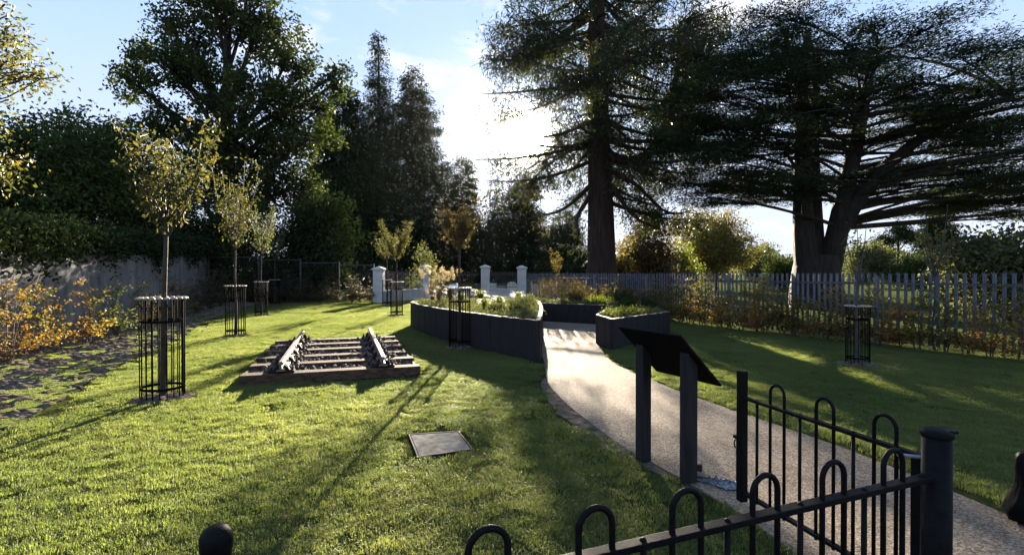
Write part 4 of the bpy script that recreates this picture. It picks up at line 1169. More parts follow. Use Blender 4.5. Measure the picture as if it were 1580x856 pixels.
for i, (kd, px, Y, top, r, lf, shp, lab) in enumerate(BG):
    X = (px - 790) / F * Y; h = EYE + (422 - top) / F * Y
    far = Y / 40
    if kd == 'conifer':
        conifer('distant_conifer' if Y > 50 else 'bronze_conifer', (X, Y, 0), lab, h, r, lf, 'bark_dark', 500 + i, shape=shp, layers=int(20 + h), per=9, n=24, L=.34 * max(1, far * .7), W=.09 * max(1, far * .7), sp=.34 * max(1, far * .6), droop=.6)
    elif kd == 'broad':
        g = np.random.default_rng(540 + i)
        lobes = [(r * g.uniform(-.55, .55), r * g.uniform(-.5, .5), h * g.uniform(.2, .72), r * .55, r * .5, r * .42) for k in range(12)] + [(0, 0, h - r * .3, r * .55, r * .5, r * .3)]
        broadleaf('cemetery_tree' if r > 2 else 'small_tree', (X, Y, 0), lab, [(0, 0, 0), (.1, 0, h * .35), (0, 0, h * .75)], [.2, .14, .06], lobes, lf, 'bark_dark', 560 + i, n=28, L=.2 * max(1, far * .8), W=.12 * max(1, far * .8), per=1.2, sp=.3 * max(.8, far * .8), cat='tree', vis_limb=False)
    else:
        lobes = [(-2.4, 0, h - 3.2, 2.2, 1.8, .8), (.2, 0, h - 1.2, 2.0, 1.8, .9), (2.8, .3, h - 2.6, 2.4, 1.8, .8), (1.2, -.3, h - 2.2, 2, 1.6, .7)]
        broadleaf('flat_topped_pine', (X, Y, 0), lab, [(0, 0, 0), (.1, 0, h * .4), (0, 0, h * .85)], [.35, .28, .1], lobes, lf, 'bark_dark', 590, n=30, L=.5, W=.18, per=1.3, sp=.5)
# far belt of woodland that reads as one mass
g = np.random.default_rng(606)
CC = []
for k in range(900):
    px = g.uniform(560, 1700); Y = g.uniform(105, 150)
    top = EYE + (422 - (398 + 10 * math.sin(px * .021) + 7 * math.sin(px * .067 + 1))) / F * Y
    CC.append(((px - 790) / F * Y, Y, g.uniform(0.3, 1) ** .7 * top))
C = np.array(CC)
V = leaves_from(C, (1.4, 1.2, .8), 40, .9, .5, 'random', g)
tag(quad_mesh('distant_woodland', V, 'leaf_oak', tints_for(C, 40, g)), 'belt of far woodland along the horizon beyond the cemetery', 'woodland', kind='stuff')
# shrubs growing through and behind the palisade
g = np.random.default_rng(610)

# ------------------------------------------------------------------ sunlit branches reaching in at the left edge
edge_l = []
LX, LY = -10.2, 8.4
for px, py, r in [(10, 60, .55), (30, 95, .5), (50, 105, .38), (15, 125, .5), (35, 65, .35), (-20, 90, .8), (-40, 180, .9), (5, 200, .3), (-15, 250, .6), (5, 270, .35), (-30, 20, .7), (5, 20, .4), (20, 40, .35)]:
    edge_l.append(((px - 22 - 790) / F * LY - LX, random.uniform(-.35, .35), EYE - (py - 422) / F * LY, r, r, r * .6))
broadleaf('broadleaf_tree', (LX, LY, 0), 'sunlit yellow green tree reaching in at the top left edge', [(0, 0, 0), (.05, 0, 2), (.1, 0, 4), (0, 0, 6.2)], [.11, .09, .06, .02], edge_l, 'leaf_edge', 'twig', 620, n=18, L=.09, W=.042, per=4.4, sp=.15)

# ------------------------------------------------------------------ ivy along the wall top
g = np.random.default_rng(630)
CC = []
for k in range(1500):
    t = g.uniform(0, 1); p = np.array(A) + np.array(d := (B - A)) * t
    hgt = wall_h(t)
    o = g.uniform(-.6, .2)
    z = hgt + g.normal(.14, .16) - (max(0, o) * .9 * g.uniform(0.3, 1.6) if o > 0 else 0)
    CC.append((p[0] + nr.x * o, p[1] + nr.y * o, z))
    if g.random() < .22: CC.append((p[0] + nr.x * .06, p[1] + nr.y * .06, hgt - abs(g.normal(0, .26 + .25 * math.sin(t * 31)))))
C = np.array(CC)
V = leaves_from(C, (.18, .18, .16), 26, .12, .1, 'random', g)
tag(quad_mesh('ivy', V, 'leaf_ivy', tints_for(C, 26, g)), 'dark ivy draped over the top of the grey boundary wall', 'ivy')

# ------------------------------------------------------------------ young trees in steel guards
def young_tree(base, h, crown_z, crown_r, label, leaf, seedv, bark='bark_young', n_br=13, dens=1.0, tr=.036, lean=(0, 0), L=.085):
    g = np.random.default_rng(seedv)
    t = make_tree('young_tree', base, label, 'tree', 'young trees in guards')
    trunk_mesh([(0, 0, -.05), (.02 * g.normal(), .02, crown_z * .3), (lean[0] * .5 + .015 * g.normal(), 0, crown_z * .65), (lean[0], lean[1], crown_z), (lean[0] * 1.1, lean[1], crown_z + .3)], [tr * 1.25, tr, tr * .85, tr * .7, tr * .4], bark, t, sides=10)
    lm = M(); CC = []
    H = h - crown_z
    for k in range(n_br):
        a = 2 * math.pi * (k * .382 + g.uniform(-.05, .05)); u = g.uniform(.5, .92) if k % 4 else g.uniform(.92, 1.08)
        sp_ = crown_r * g.uniform(.35, 1.0)
        s = np.array((lean[0], lean[1], crown_z + g.uniform(-.05, .25)))
        e = s + np.array((math.cos(a) * sp_, math.sin(a) * sp_, H * (u - .12 * sp_ / crown_r) - .1))
        mid = s + np.array((math.cos(a) * sp_ * .75, math.sin(a) * sp_ * .75, H * u * .35))
        pts = bez(s, mid, e, 9)
        lm.tube(pts, list(np.linspace(.014, .004, 9)), 5, cap=False)
        for j in range(2 if k % 3 else 4, 9):
            p = np.array(pts[j])
            for q in range(int(2 * dens + g.random())):
                CC.append(p + g.normal(0, .05, 3))
            if g.random() < .5:
                e2 = p + np.array((g.normal(0, .14), g.normal(0, .14), g.uniform(.05, .28)))
                lm.tube([p, (p + e2) / 2 + g.normal(0, .01, 3), e2], [.005, .004, .002], 4, cap=False)
                for q in np.linspace(.3, 1, int(3 * dens) + 1): CC.append(p + (e2 - p) * q)
    lm.build('branches', bark, t)
    C = np.array(CC); n = 6
    V = leaves_from(C, (.045, .045, .05), n, L, L * .5, 'droop', g, droop=.5)
    quad_mesh('crown', V, leaf, tints_for(C, n, g, .4), t)
    return t

def make_guard():
    t = thing('tree_guard', (0, 0, 0), 'guard', 'tree guard', 'steel tree guards')
    rr_ = .258; nb = 20
    for k in range(nb):
        a = 2 * math.pi * (k + .5) / nb
        x, y = rr_ * math.cos(a), rr_ * math.sin(a)
        thick = .009 if k % 5 == 0 else .0072
        m = M(); m.tube([(x, y, -.05), (x, y, 1.36)], thick, 7); o = m.build('bar', 'guard_steel', t, smooth=True)
        m = M(); m.lathe((x * 1.03, y * 1.03, 1.36), [(.012, -.012), (.034, -.006), (.040, .006), (.034, .018), (.012, .023)], 10); m.build('knob', 'guard_knob', o, smooth=True)
    for z in (.16, 1.06):
        m = M(); m.ring((0, 0, z), rr_ - .012, .005, .017, 36); m.build('hoop', 'guard_steel', t)
    m = M(); g = np.random.default_rng(2)
    n = 26
    vs = [(0, 0, .05)] + [((.37 + g.normal(0, .025)) * math.cos(6.283 * k / n), (.37 + g.normal(0, .025)) * math.sin(6.283 * k / n), .008) for k in range(n)] + [(.24 * math.cos(6.283 * k / n), .24 * math.sin(6.283 * k / n), .035 + g.normal(0, .008)) for k in range(n)]
    fs = [(1 + k, 1 + (k + 1) % n, 1 + n + (k + 1) % n, 1 + n + k) for k in range(n)] + [(1 + n + k, 1 + n + (k + 1) % n, 0) for k in range(n)]
    m.add(vs, fs); MULCH.append(m)
    return t
MULCH = []
YT = [(250, 615, 185, 362, .56, 'leaf_young', 'nearest young tree, full olive crown in a tall guard left of the track', 'tall black tree guard with pale knobs round the nearest young tree', .8, 1.0),
      (363, 519, 250, 386, .62, 'leaf_young', 'second young tree behind the track panel, long upright leafy shoots', 'black tree guard behind the left corner of the track panel', .85, 1.0),
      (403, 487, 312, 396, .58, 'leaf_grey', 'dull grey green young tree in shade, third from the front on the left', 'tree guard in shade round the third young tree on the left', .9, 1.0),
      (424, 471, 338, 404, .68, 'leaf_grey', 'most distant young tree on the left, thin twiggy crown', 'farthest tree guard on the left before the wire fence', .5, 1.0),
      (612, 487, 340, 404, .72, 'leaf_young', 'young tree with a compact sunlit crown in front of the two left-hand pillars', 'tree guard in front of the two left-hand pillars', 1.4, 1.0),
      (597, 471, 358, 404, .7, 'leaf_young', 'thin young tree close behind the compact sunlit one', 'tree guard close to the leftmost pillar', .5, 1.0),
      (709, 536, 308, 392, .52, 'leaf_red', 'reddish young tree in front of the long curved planter, backlit below the sun', 'tree guard standing in front of the long curved planter', 1.15, 1.0),
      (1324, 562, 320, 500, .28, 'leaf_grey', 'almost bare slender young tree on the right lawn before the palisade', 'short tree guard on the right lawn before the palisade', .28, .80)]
proto = None
for i, (px, by, ty, cy_, cr_, lf, lab, glab, dn, gs_) in enumerate(YT):
    x, y, _ = at(px, by)
    h = EYE + (422 - ty) / F * y; cz = EYE - (cy_ - 422) / F * y
    if i == 7: cz = 1.5
    young_tree((x, y, 0), h, cz, cr_, lab, lf, 700 + i, bark='bark_pale' if i == 7 else 'bark_young', n_br=16 if i < 2 else (12 if i != 7 else 4), dens=dn, lean=((.06, 0) if i == 0 else (0, 0)), L=.078)
    if proto is None:
        proto = make_guard(); proto.location = (x, y, 0); proto['label'] = glab
    else:
        dup(proto, (x, y, 0), i * .35, (gs_ * .93, gs_ * .93, gs_), glab)
GUARD_XY = [at(a[0], a[1])[:2] for a in YT]
for i, (x, y) in enumerate(GUARD_XY):
    o = bpy.data.objects.new('mulch_ring', None) if False else None
m0 = MULCH[0].build('mulch_ring', 'soil', None)
m0.location = (*GUARD_XY[0], 0.004); tag(m0, kind='structure')
for x, y in GUARD_XY[1:]:
    o = m0.copy(); COL.objects.link(o); o.location = (x, y, .004)

# ------------------------------------------------------------------ beech whips: hedge on the right, border on the left, row at the back
def beech(seedv, h, leaf, w=.38, dens=1.0, arch=0.0):
    g = np.random.default_rng(seedv)
    t = thing('beech_shrub', (0, 0, 0), 'shrub', 'shrub')
    lm = M(); CC = []; DD = []
    for s in range(3):
        a0 = g.uniform(0, 6.28); top = np.array((math.cos(a0) * .16 * s, math.sin(a0) * .16 * s, h * (1 - .16 * s)))
        base_ = np.array((math.cos(a0) * .03 * s, math.sin(a0) * .03 * s, 0))
        st = bez(base_, (base_ + top) / 2 + g.normal(0, .05, 3), top, 8); lm.tube(st, list(np.linspace(.013, .004, 8)), 5, cap=False)
        for k in range(int(14 * h)):
            z = g.uniform(.08, 1); i = int(z * 6.99); p = np.array(st[i]) + (np.array(st[i + 1]) - np.array(st[i])) * (z * 6.99 - i)
            a = g.uniform(0, 6.28); ln = w * g.uniform(.4, 1.15) * (1.1 - z * .6)
            e = p + np.array((math.cos(a) * ln, math.sin(a) * ln, ln * g.uniform(-.05, .55 + arch)))
            pts = bez(p, (p + e) / 2 + np.array((0, 0, .05)), e, 5); lm.tube(pts, list(np.linspace(.005, .002, 5)), 4, cap=False)
            for q in np.linspace(.25, 1.05, max(3, int(11 * ln / .38 * dens))):
                CC.append(p + (e - p) * q + g.normal(0, .018, 3)); DD.append((math.cos(a) + g.normal(0, .8), math.sin(a) + g.normal(0, .8), g.normal(-.1, .3)))
    lm.build('stems', 'twig', t)
    C = np.array(CC); n = 3
    P_ = np.repeat(C, n, 0) + g.normal(0, .028, (len(C) * n, 3))
    V = leaf_quads(P_, np.repeat(np.array(DD), n, 0) + g.normal(0, .5, P_.shape), .062 * g.uniform(.7, 1.2, len(P_)), .042 * g.uniform(.8, 1.2, len(P_)), up=(0, 0, 1), upw=.35, g=g)
    # colour changes along the plant: one side and the top turn first
    hx = C[:, 2] / h
    base_t = np.clip(.55 - .3 * hx + .28 * np.sin(C[:, 0] * 5 + seedv) + g.normal(0, .12, len(C)), 0, 1)
    quad_mesh('leaves', V, leaf, np.repeat(base_t, n) + g.normal(0, .12, len(P_)), t)
    return t
B1 = beech(801, 1.25, 'leaf_beechbrown'); B2 = beech(802, 1.15, 'leaf_beech', .36); B3 = beech(803, 1.35, 'leaf_beechbrown', .42, .8); B4 = beech(804, 1.1, 'leaf_grey', .4, .8)
protos = [B1, B2, B3, B4]; usedp = [False] * 4
def put(k, loc, rz, scl, lab, grp):
    p = protos[k]
    if not usedp[k]:
        usedp[k] = True; p.location = loc; p.rotation_euler = (0, 0, rz); p.scale = (scl,) * 3; p['label'] = lab; p['group'] = grp
        return p
    o = dup(p, loc, rz, scl, lab); o['group'] = grp
    return o
g = np.random.default_rng(820)
pts = []
for a, b in zip(FEN[:-1], FEN[1:]):
    a, b = np.array(a), np.array(b); L = np.linalg.norm(b - a); dd = (b - a) / L; nn = np.array((dd[1], -dd[0]))
    if nn @ np.array((-1, -.3)) < 0: nn = -nn
    for s in np.arange(.2, L, .40): pts.append(tuple(a + dd * s + nn * (.42 + g.normal(0, .10))))
for i, (x, y) in enumerate(pts):
    if y > 25.5 or abs(x) > y * 1.12 + .5: continue
    k = int(g.choice(4, p=(.38, .24, .24, .14)))
    put(k, (x, y, 0), g.uniform(0, 6.28), g.uniform(.85, 1.3), 'young beech plant with browning leaves in the hedge before the palisade fence', 'beech hedge before the palisade')
# row before the wire fence, and border along the wall
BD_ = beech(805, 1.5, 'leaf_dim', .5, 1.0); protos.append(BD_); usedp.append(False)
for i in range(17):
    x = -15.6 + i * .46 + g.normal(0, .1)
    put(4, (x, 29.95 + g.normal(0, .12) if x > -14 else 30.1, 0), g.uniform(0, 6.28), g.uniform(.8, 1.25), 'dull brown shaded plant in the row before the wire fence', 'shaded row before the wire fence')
Bo = beech(806, 1.75, 'leaf_beech', .95, .40, -.1); protos.append(Bo); usedp.append(False)
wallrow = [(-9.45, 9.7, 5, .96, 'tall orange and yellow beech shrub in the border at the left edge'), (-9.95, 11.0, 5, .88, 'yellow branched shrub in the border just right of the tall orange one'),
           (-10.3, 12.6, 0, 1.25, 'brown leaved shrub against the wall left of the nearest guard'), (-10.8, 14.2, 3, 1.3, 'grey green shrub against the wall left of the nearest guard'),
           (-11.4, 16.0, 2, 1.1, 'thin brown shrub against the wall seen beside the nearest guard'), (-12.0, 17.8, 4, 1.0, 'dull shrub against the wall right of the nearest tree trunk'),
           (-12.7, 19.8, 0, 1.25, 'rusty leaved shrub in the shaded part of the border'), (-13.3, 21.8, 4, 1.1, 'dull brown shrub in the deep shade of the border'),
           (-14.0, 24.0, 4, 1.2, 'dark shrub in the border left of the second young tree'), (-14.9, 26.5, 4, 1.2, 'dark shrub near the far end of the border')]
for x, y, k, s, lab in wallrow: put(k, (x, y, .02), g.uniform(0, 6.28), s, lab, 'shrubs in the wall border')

# ------------------------------------------------------------------ planter plants
def grass_clump(seedv, h, r, n, leaf, plume=0):
    g = np.random.default_rng(seedv)
    t = thing('grass_clump', (0, 0, 0), 'clump', 'grass plant')
    V = []
    for k in range(n):
        a = g.uniform(0, 6.28); ln = h * g.uniform(.5, 1.0); out = r * g.uniform(.15, 1.0)
        p = np.array((math.cos(a) * .05 * g.random(), math.sin(a) * .05 * g.random(), 0)); dv = np.array((math.cos(a), math.sin(a), 0)); sd = np.array((-math.sin(a), math.cos(a), 0)) * .0045
        mid = p + dv * out * .35 + np.array((0, 0, ln * .75)); e = p + dv * out + np.array((0, 0, ln * g.uniform(.6, 1)))
        V.append([p - sd, p + sd, mid + sd, mid - sd]); V.append([mid - sd, mid + sd, e + sd * .2, e - sd * .2])
    quad_mesh('blades', np.array(V), leaf, g.uniform(0, 1, len(V)), t)
    if plume:
        C = []; lm = M()
        for k in range(plume):
            a = g.uniform(0, 6.28); o = r * g.uniform(.2, .9); e = np.array((math.cos(a) * o, math.sin(a) * o, h * g.uniform(1.0, 1.45)))
            lm.tube(bez((0, 0, 0), (e[0] * .3, e[1] * .3, e[2] * .7), e, 5), .003, 3, cap=False)
            for q in np.linspace(0, 1, 9): C.append(e + np.array((e[0], e[1], .3)) * q * .35)
        lm.build('stalks', 'twig', t)
        C = np.array(C); Vp = leaves_from(C, (.02, .02, .03), 9, .05, .016, 'up', g)
        quad_mesh('plumes', Vp, 'plume', g.uniform(0, 1, len(Vp)), t)
    return t
def mound(seedv, r, h, leaf, n=420, L=.05):
    g = np.random.default_rng(seedv)
    t = thing('low_plant', (0, 0, 0), 'mound', 'plant')
    C = unit(g.normal(size=(n, 3))) * g.uniform(.35, 1, (n, 1)); C[:, 2] = abs(C[:, 2]); C = C * np.array((r, r, h)) * (1 + .25 * np.sin(C[:, :1] * 7 + seedv))
    V = leaves_from(C, .03, 5, L, L * .4, 'up', g)
    quad_mesh('leaves', V, leaf, tints_for(C, 5, g), t)
    lm = M()
    for k in range(14):
        lm.tube([(0, 0, 0), tuple(C[k * 7] * .9)], .004, 3, cap=False)
    lm.build('stems', 'twig', t)
    return t
def spires(seedv, n, h, leaf):
    g = np.random.default_rng(seedv)
    t = thing('spire_plant', (0, 0, 0), 'spires', 'plant')
    lm = M(); C = []
    for k in range(n):
        x, y = g.normal(0, .13, 2); e = np.array((x * 1.5, y * 1.5, h * g.uniform(.65, 1)))
        lm.tube([(x, y, 0), tuple(e)], .004, 4, cap=False)
        for q in np.linspace(.35, 1, 14): C.append(np.array((x, y, 0)) + (e - np.array((x, y, 0))) * q)
    lm.build('stems', 'twig', t)
    C = np.array(C); V = leaves_from(C, (.02, .02, .02), 6, .045, .016, 'up', g)
    quad_mesh('flower_spikes', V, leaf, tints_for(C, 6, g), t)
    return t
PLG = 'plants growing in the timber planters'
def first(t, loc, rz, s, lab):
    t.location = loc; t.rotation_euler = (0, 0, rz); t.scale = (s,) * 3; t['label'] = lab; t['group'] = PLG
def more(t, loc, rz, s, lab): return dup(t, loc, rz, s, lab)
GA = grass_clump(901, .75, .42, 220, 'straw', 16); first(GA, (-2.55, 16.6, .76), 0, 1.0, 'large tan grass clump with feathery plumes at the rounded end of the long planter')
more(GA, (-2.05, 17.3, .76), 1.2, .95, 'second plumed tan grass clump behind the large one in the long planter')
more(GA, (-2.2, 15.6, .78), 2.2, .72, 'smaller tan grass clump in front of the large plumed one')
GB = grass_clump(902, .45, .35, 200, 'leaf_bright', 0); first(GB, (-1.5, 15.2, .8), 0, 1, 'low green grass tuft right of the tan clumps in the long planter')
for (x, y, s, lab) in [(-1.0, 16.3, 1.1, 'pale grass tuft beside the white plaque in the long planter'), (-.35, 14.4, .8, 'small green tuft in the middle of the long planter'), (-.7, 13.2, .75, 'green tuft close to the front boards of the long planter'), (.2, 16.2, .95, 'grass tuft at the back of the long planter by the path')]:
    more(GB, (x, y, .81), x * 9, s, lab)
MA = mound(903, .34, .26, 'leaf_grey'); first(MA, (.15, 12.3, .8), 0, .9, 'grey green mound near the path end of the long planter')
for (x, y, z, s, lab) in [(.32, 11.1, .79, .55, 'small mound in the pointed path end of the long planter'), (.3, 13.6, .81, .95, 'mound at the path side of the long planter'), (-.35, 12.5, .8, .8, 'mound behind the front boards of the long planter'), (.35, 14.9, .82, 1.0, 'mound at the back of the long planter near the path'),
                          (.95, 19.1, .58, 1.0, 'low mound at the left end of the far planter'), (1.9, 18.4, .58, .9, 'low mound spilling over the front of the far planter'), (2.7, 17.9, .58, 1.0, 'green mound right of centre in the far planter'), (3.4, 17.4, .58, .85, 'mound at the right end of the far planter')]:
    more(MA, (x, y, z), x * 7, s, lab)
MB = mound(904, .36, .22, 'leaf_bright'); first(MB, (2.55, 12.6, .62), 0, 1.0, 'yellow green mound in the near corner of the angular planter')
for (x, y, z, s, lab) in [(3.0, 13.5, .58, 1.1, 'yellow green mound in the middle of the angular planter'), (3.5, 14.5, .54, 1.0, 'yellow green mound toward the far end of the angular planter'), (4.0, 15.2, .5, .9, 'yellow green mound at the far tip of the angular planter'), (3.0, 18.2, .58, 1.5, 'bright rounded shrub above the far planter front')]:
    more(MB, (x, y, z), x * 5, s, lab)
MC = mound(905, .45, .62, 'leaf_conifer', 520, .07); first(MC, (3.9, 17.9, .56), 0, 1.05, 'dark bushy shrub at the right end of the far planter')
more(MC, (3.3, 14.9, .52), 1.0, .8, 'dark soft shrub at the back of the angular planter'); more(MC, (2.3, 19.3, .58), 2.0, .95, 'dark shrub behind the middle of the far planter'); more(MC, (4.1, 15.6, .5), 3.0, .8, 'dark shrub at the far tip of the angular planter')
SA = spires(906, 16, .95, 'leaf_red'); first(SA, (1.15, 19.4, .58), 0, 1, 'clump of dry reddish flower spikes at the left end of the far planter')
for (x, y, s, lab) in [(1.6, 19.2, 1.1, 'taller dry flower spikes left of centre in the far planter'), (2.1, 18.9, 1.0, 'dry flower spikes in the centre of the far planter'), (2.5, 19.0, .9, 'dry flower spikes right of centre in the far planter')]:
    more(SA, (x, y, .58), x * 4, s, lab)
g = np.random.default_rng(910)
CC = []
for bed, hf, n_ in ((BED_L, hL, 900), (BED_B, hB, 350), (BED_R, hR, 260)):
    bb = np.array([p[:2] for p in bed]); mn, mx_ = bb.min(0), bb.max(0)
    P = g.uniform(mn, mx_, (n_ * 3, 2)); k = in_poly(P, bed) & (seg_dist(P, [tuple(p) for p in bb]) > .1)
    CC += [(x, y, hf((x, y)) - .03 + abs(g.normal(0, .04))) for x, y in P[k][:n_]]
C = np.array(CC)
V = leaves_from(C, (.07, .07, .035), 16, .06, .022, 'up', g)
tag(quad_mesh('ground_cover', V, 'leaf_grey', tints_for(C, 16, g)), 'low green ground cover filling the timber planters', 'ground cover', kind='stuff')
# small white plaque on a stake in the long planter
x, y = -1.78, 15.9
t = thing('plant_plaque', (x, y, .78), 'small white sloping plaque on a stake in the long planter', 'sign')
m = M(); m.box((x, y, 1.0), (.03, .03, .5)); m.build('stake', 'black_paint', t, (x, y, .78))
m = M(); m.box((x, y - .03, 1.28), (.32, .2, .015), (1, 0, 0), (0, .8, .6), (0, -.6, .8)); m.build('plate', 'plaque', t, (x, y, .78), bevel=.003)
# bare slender saplings at the palisade
for x, y, h, lab, sd in [(2.35, 27.5, 3.2, 'bare pale sapling before the far end of the palisade', 1), (9.3, 11.4, 3.4, 'thin bare sapling against the palisade behind the right tree guard', 2)]:
    young_tree((x, y, 0), h, h * .45, .35, lab, 'leaf_gold', 940 + sd, bark='bark_pale', n_br=7, dens=.3, tr=.025)

# ------------------------------------------------------------------ the lawn's grass blades
def build_grass():
    g = np.random.default_rng(1001)
    # one tuft of about 460 blades over a soft edged disc
    nb = 520
    r = .19 * np.sqrt(g.uniform(0, 1, nb)); a = g.uniform(0, 6.283, nb)
    B_ = np.stack([r * np.cos(a), r * np.sin(a), np.zeros(nb)], 1)
    H = g.uniform(.016, .037, nb); az = g.uniform(0, 6.283, nb); lean = g.uniform(.1, .95, nb)
    Dv = np.stack([np.cos(az), np.sin(az), np.zeros(nb)], 1)
    Sd = np.stack([-np.sin(az + g.normal(0, .6, nb)), np.cos(az + g.normal(0, .6, nb)), np.zeros(nb)], 1) * .0022
    mid = B_ + Dv * (lean * H * .35)[:, None] + np.array((0, 0, 1)) * (H * .62)[:, None]
    tip = B_ + Dv * (lean * H * 1.15)[:, None] + np.array((0, 0, 1)) * (H * (1 - lean * .28))[:, None]
    q1 = np.stack([B_ - Sd, B_ + Sd, mid + Sd * .8, mid - Sd * .8], 1)
    q2 = np.stack([mid - Sd * .8, mid + Sd * .8, tip + Sd * .1, tip - Sd * .1], 1)
    V = np.concatenate([q1, q2]).reshape(-1, 3)
    tb = g.uniform(0, 1, nb); tb = np.concatenate([tb, tb])
    nf = 2 * nb
    # positions
    st = .155
    xs = np.arange(-19, 19, st); ys = np.arange(1.0, 34.2, st)
    X, Y = np.meshgrid(xs, ys); P = np.stack([X.ravel(), Y.ravel()], 1)
    P = P + g.uniform(-st * .5, st * .5, P.shape)
    keep = in_poly(P, LAWN) & (np.abs(P[:, 0]) < 1.03 * P[:, 1] + 1.3)
    def off(poly, dist):
        pl = list(poly) + [poly[0]]
        return in_poly(P, poly) | (seg_dist(P, pl) < dist)
    rnd = g.uniform(0, 1, len(P))
    keep &= ~off(PATH, .13 + .0 * 1) & ~off(BED_L, .12) & ~off(BED_B, .12) & ~off(BED_R, .12) & ~off(MH, .14)
    keep &= ~(off(STRIP, .05) & (rnd < .8))
    tr_poly = [tuple(tp(a_, b_, 0)[:2]) for a_, b_ in ((-.02, 0), (2.7, 0), (2.7, 4.4), (-.02, 4.4))]
    keep &= ~off(tr_poly, .13)
    for x, y in GUARD_XY: keep &= ~(np.hypot(P[:, 0] - x, P[:, 1] - y) < .44)
    wn_ = np.sin(P[:, 0] * 2.3 + 1.7 * np.sin(P[:, 1] * 1.1)) + np.sin(P[:, 1] * 3.1 + 1.3 * np.sin(P[:, 0] * 1.9)) + .8 * np.sin(P[:, 0] * 5.3 - P[:, 1] * 4.1)
    keep &= ~((wn_ > 1.55) & (rnd < .55))       # worn, thinner spots
    keep &= ~((seg_dist(P, PATH_L) < .42) & (rnd < .5))
    # thin out towards the wall border
    dl = seg_dist(P, LAWN_L); keep &= ~((dl < .5) & (rnd > dl / .5 * .9 + .1))
    # sparse tufts out in the soil
    S = np.stack([g.uniform(-17, -4.3, 14000), g.uniform(1.5, 24, 14000)], 1)
    ks = in_poly(S, SOIL) & (np.abs(S[:, 0]) < 1.03 * S[:, 1] + 1.3)
    ds = seg_dist(S, LAWN_L)
    nzv = np.sin(S[:, 0] * 3.1) * np.sin(S[:, 1] * 2.3 + S[:, 0]) + np.sin(S[:, 1] * 5 + 2 * S[:, 0]) * .5
    ks &= (g.uniform(0, 1, len(S)) < np.clip(1.1 - ds / 2.6, 0.0, 1)) & (nzv > -.35)
    Pl = P[keep]; Ps = S[ks]
    allp = np.concatenate([Pl, Ps]); n = len(allp)
    def lf(p, fx, fy, ph): return np.sin(p[:, 0] * fx + p[:, 1] * fy + ph)
    big = (lf(allp, 1.1, .7, 0) + lf(allp, -.8, 1.9, 1) + lf(allp, 2.6, -1.3, 2) + lf(allp, 4.1, 3.3, .5) * .7) / 3.7
    sc_ = np.clip(1.0 + .22 * big + g.normal(0, .16, n), .55, 1.6)
    sc_[len(Pl):] *= g.uniform(.35, .75, len(Ps))
    itint = np.clip(.5 + .52 * big + g.normal(0, .16, n), 0, 1)
    itint[len(Pl):] = np.clip(itint[len(Pl):] - .05, 0, 1)
    pts = np.concatenate([allp, np.zeros((n, 1)) + .001], 1)
    pts[len(Pl):, 2] = .03
    rot = np.stack([g.normal(0, .08, n), g.normal(0, .08, n), g.uniform(0, 6.283, n)], 1)
    me = bpy.data.meshes.new('lawn_grass')
    nv = len(V)
    me.vertices.add(nv + n); me.vertices.foreach_set('co', np.concatenate([V, pts]).astype(np.float32).ravel())
    me.loops.add(nv); me.loops.foreach_set('vertex_index', np.arange(nv, dtype=np.int32))
    me.polygons.add(nf); me.polygons.foreach_set('loop_start', np.arange(0, nv, 4, dtype=np.int32))
    me.update(calc_edges=True)
    def attr(nm, ty, dom, data, key='value'):
        at_ = me.attributes.new(nm, ty, dom); at_.data.foreach_set(key, np.ascontiguousarray(data).ravel())
    attr('tint', 'FLOAT', 'FACE', tb.astype(np.float32))
    z = np.zeros(nv, np.float32)
    attr('is_pt', 'FLOAT', 'POINT', np.concatenate([z, np.ones(n, np.float32)]))
    attr('itint', 'FLOAT', 'POINT', np.concatenate([z, itint.astype(np.float32)]))
    s3 = np.stack([np.ones(n), np.ones(n), sc_], 1)
    s3[len(Pl):, :2] *= g.uniform(.3, .6, (len(Ps), 1))
    attr('scl', 'FLOAT_VECTOR', 'POINT', np.concatenate([np.zeros((nv, 3)), s3]).astype(np.float32), 'vector')
    attr('rot', 'FLOAT_VECTOR', 'POINT', np.concatenate([np.zeros((nv, 3)), rot]).astype(np.float32), 'vector')
    me.materials.append(MAT['grass'])
    ob = bpy.data.objects.new('lawn_grass', me); COL.objects.link(ob)
    ng = bpy.data.node_groups.new('grass_tufts', 'GeometryNodeTree')
    ng.interface.new_socket('Geometry', in_out='INPUT', socket_type='NodeSocketGeometry')
    ng.interface.new_socket('Geometry', in_out='OUTPUT', socket_type='NodeSocketGeometry')
    N = ng.nodes.new; K = ng.links.new
    gi, go = N('NodeGroupInput'), N('NodeGroupOutput')
    sg_ = N('GeometryNodeSeparateGeometry'); sg_.domain = 'POINT'
    na = N('GeometryNodeInputNamedAttribute'); na.data_type = 'FLOAT'; na.inputs['Name'].default_value = 'is_pt'
    K(gi.outputs[0], sg_.inputs['Geometry']); K(na.outputs['Attribute'], sg_.inputs['Selection'])
    mp = N('GeometryNodeMeshToPoints'); K(sg_.outputs['Selection'], mp.inputs['Mesh'])
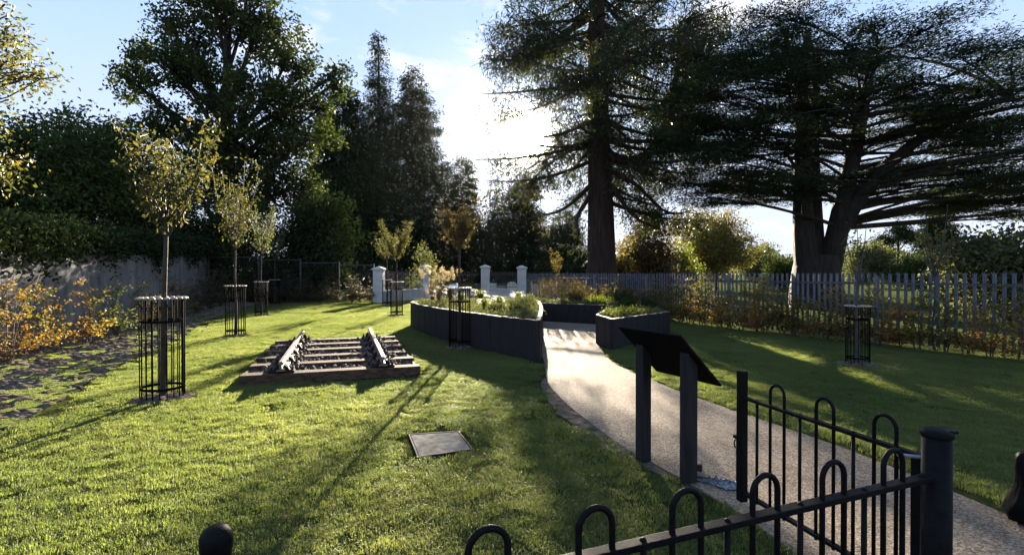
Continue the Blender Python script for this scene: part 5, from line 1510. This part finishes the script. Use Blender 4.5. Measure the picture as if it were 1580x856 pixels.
    ip = N('GeometryNodeInstanceOnPoints'); K(mp.outputs[0], ip.inputs['Points']); K(sg_.outputs['Inverted'], ip.inputs['Instance'])
    ra = N('GeometryNodeInputNamedAttribute'); ra.data_type = 'FLOAT_VECTOR'; ra.inputs['Name'].default_value = 'rot'
    sa = N('GeometryNodeInputNamedAttribute'); sa.data_type = 'FLOAT_VECTOR'; sa.inputs['Name'].default_value = 'scl'
    K(ra.outputs['Attribute'], ip.inputs['Rotation']); K(sa.outputs['Attribute'], ip.inputs['Scale'])
    K(ip.outputs[0], go.inputs[0])
    md = ob.modifiers.new('tufts', 'NODES'); md.node_group = ng
    tag(ob, 'short mown grass of the lawn', 'grass', kind='stuff')
    print('grass tufts', n)
build_grass()

# a few fallen leaves
g = np.random.default_rng(1100)
n = 240
P = np.stack([g.uniform(-8, 12, n), g.uniform(2.2, 20, n), np.full(n, .035)], 1)
k = in_poly(P[:, :2], LAWN) & ~in_poly(P[:, :2], BED_L) & ~in_poly(P[:, :2], BED_R)
P[in_poly(P[:, :2], PATH), 2] = .016
P = P[k][:150]; P = np.concatenate([P, np.array([[*at(432, 803)[:2], .045], [*at(436, 805)[:2], .045]])])
V = leaf_quads(P, np.stack([g.normal(size=len(P)), g.normal(size=len(P)), g.normal(0, .3, len(P))], 1), .05, .032, up=(0, 0, 1), upw=.6, g=g)
tag(quad_mesh('fallen_leaves', V, 'fallen', g.uniform(0, 1, len(V))), 'scattered fallen autumn leaves on the grass', 'leaves', kind='stuff')

# ------------------------------------------------------------------ morning haze
hz = M(); hz.box((0, 62, 20.5), (230, 200, 44))
hm_ = bpy.data.materials.new('haze'); hm_.use_nodes = True
ht = hm_.node_tree; ht.nodes.clear()
ho = ht.nodes.new('ShaderNodeOutputMaterial'); hv = ht.nodes.new('ShaderNodeVolumePrincipled')
hv.inputs['Density'].default_value = HAZE
hv.inputs['Color'].default_value = (0.86, 0.9, 1.0, 1)
hv.inputs['Anisotropy'].default_value = 0.95
ht.links.new(hv.outputs[0], ho.inputs['Volume'])
tag(hz.build('haze', hm_), kind='stuff')
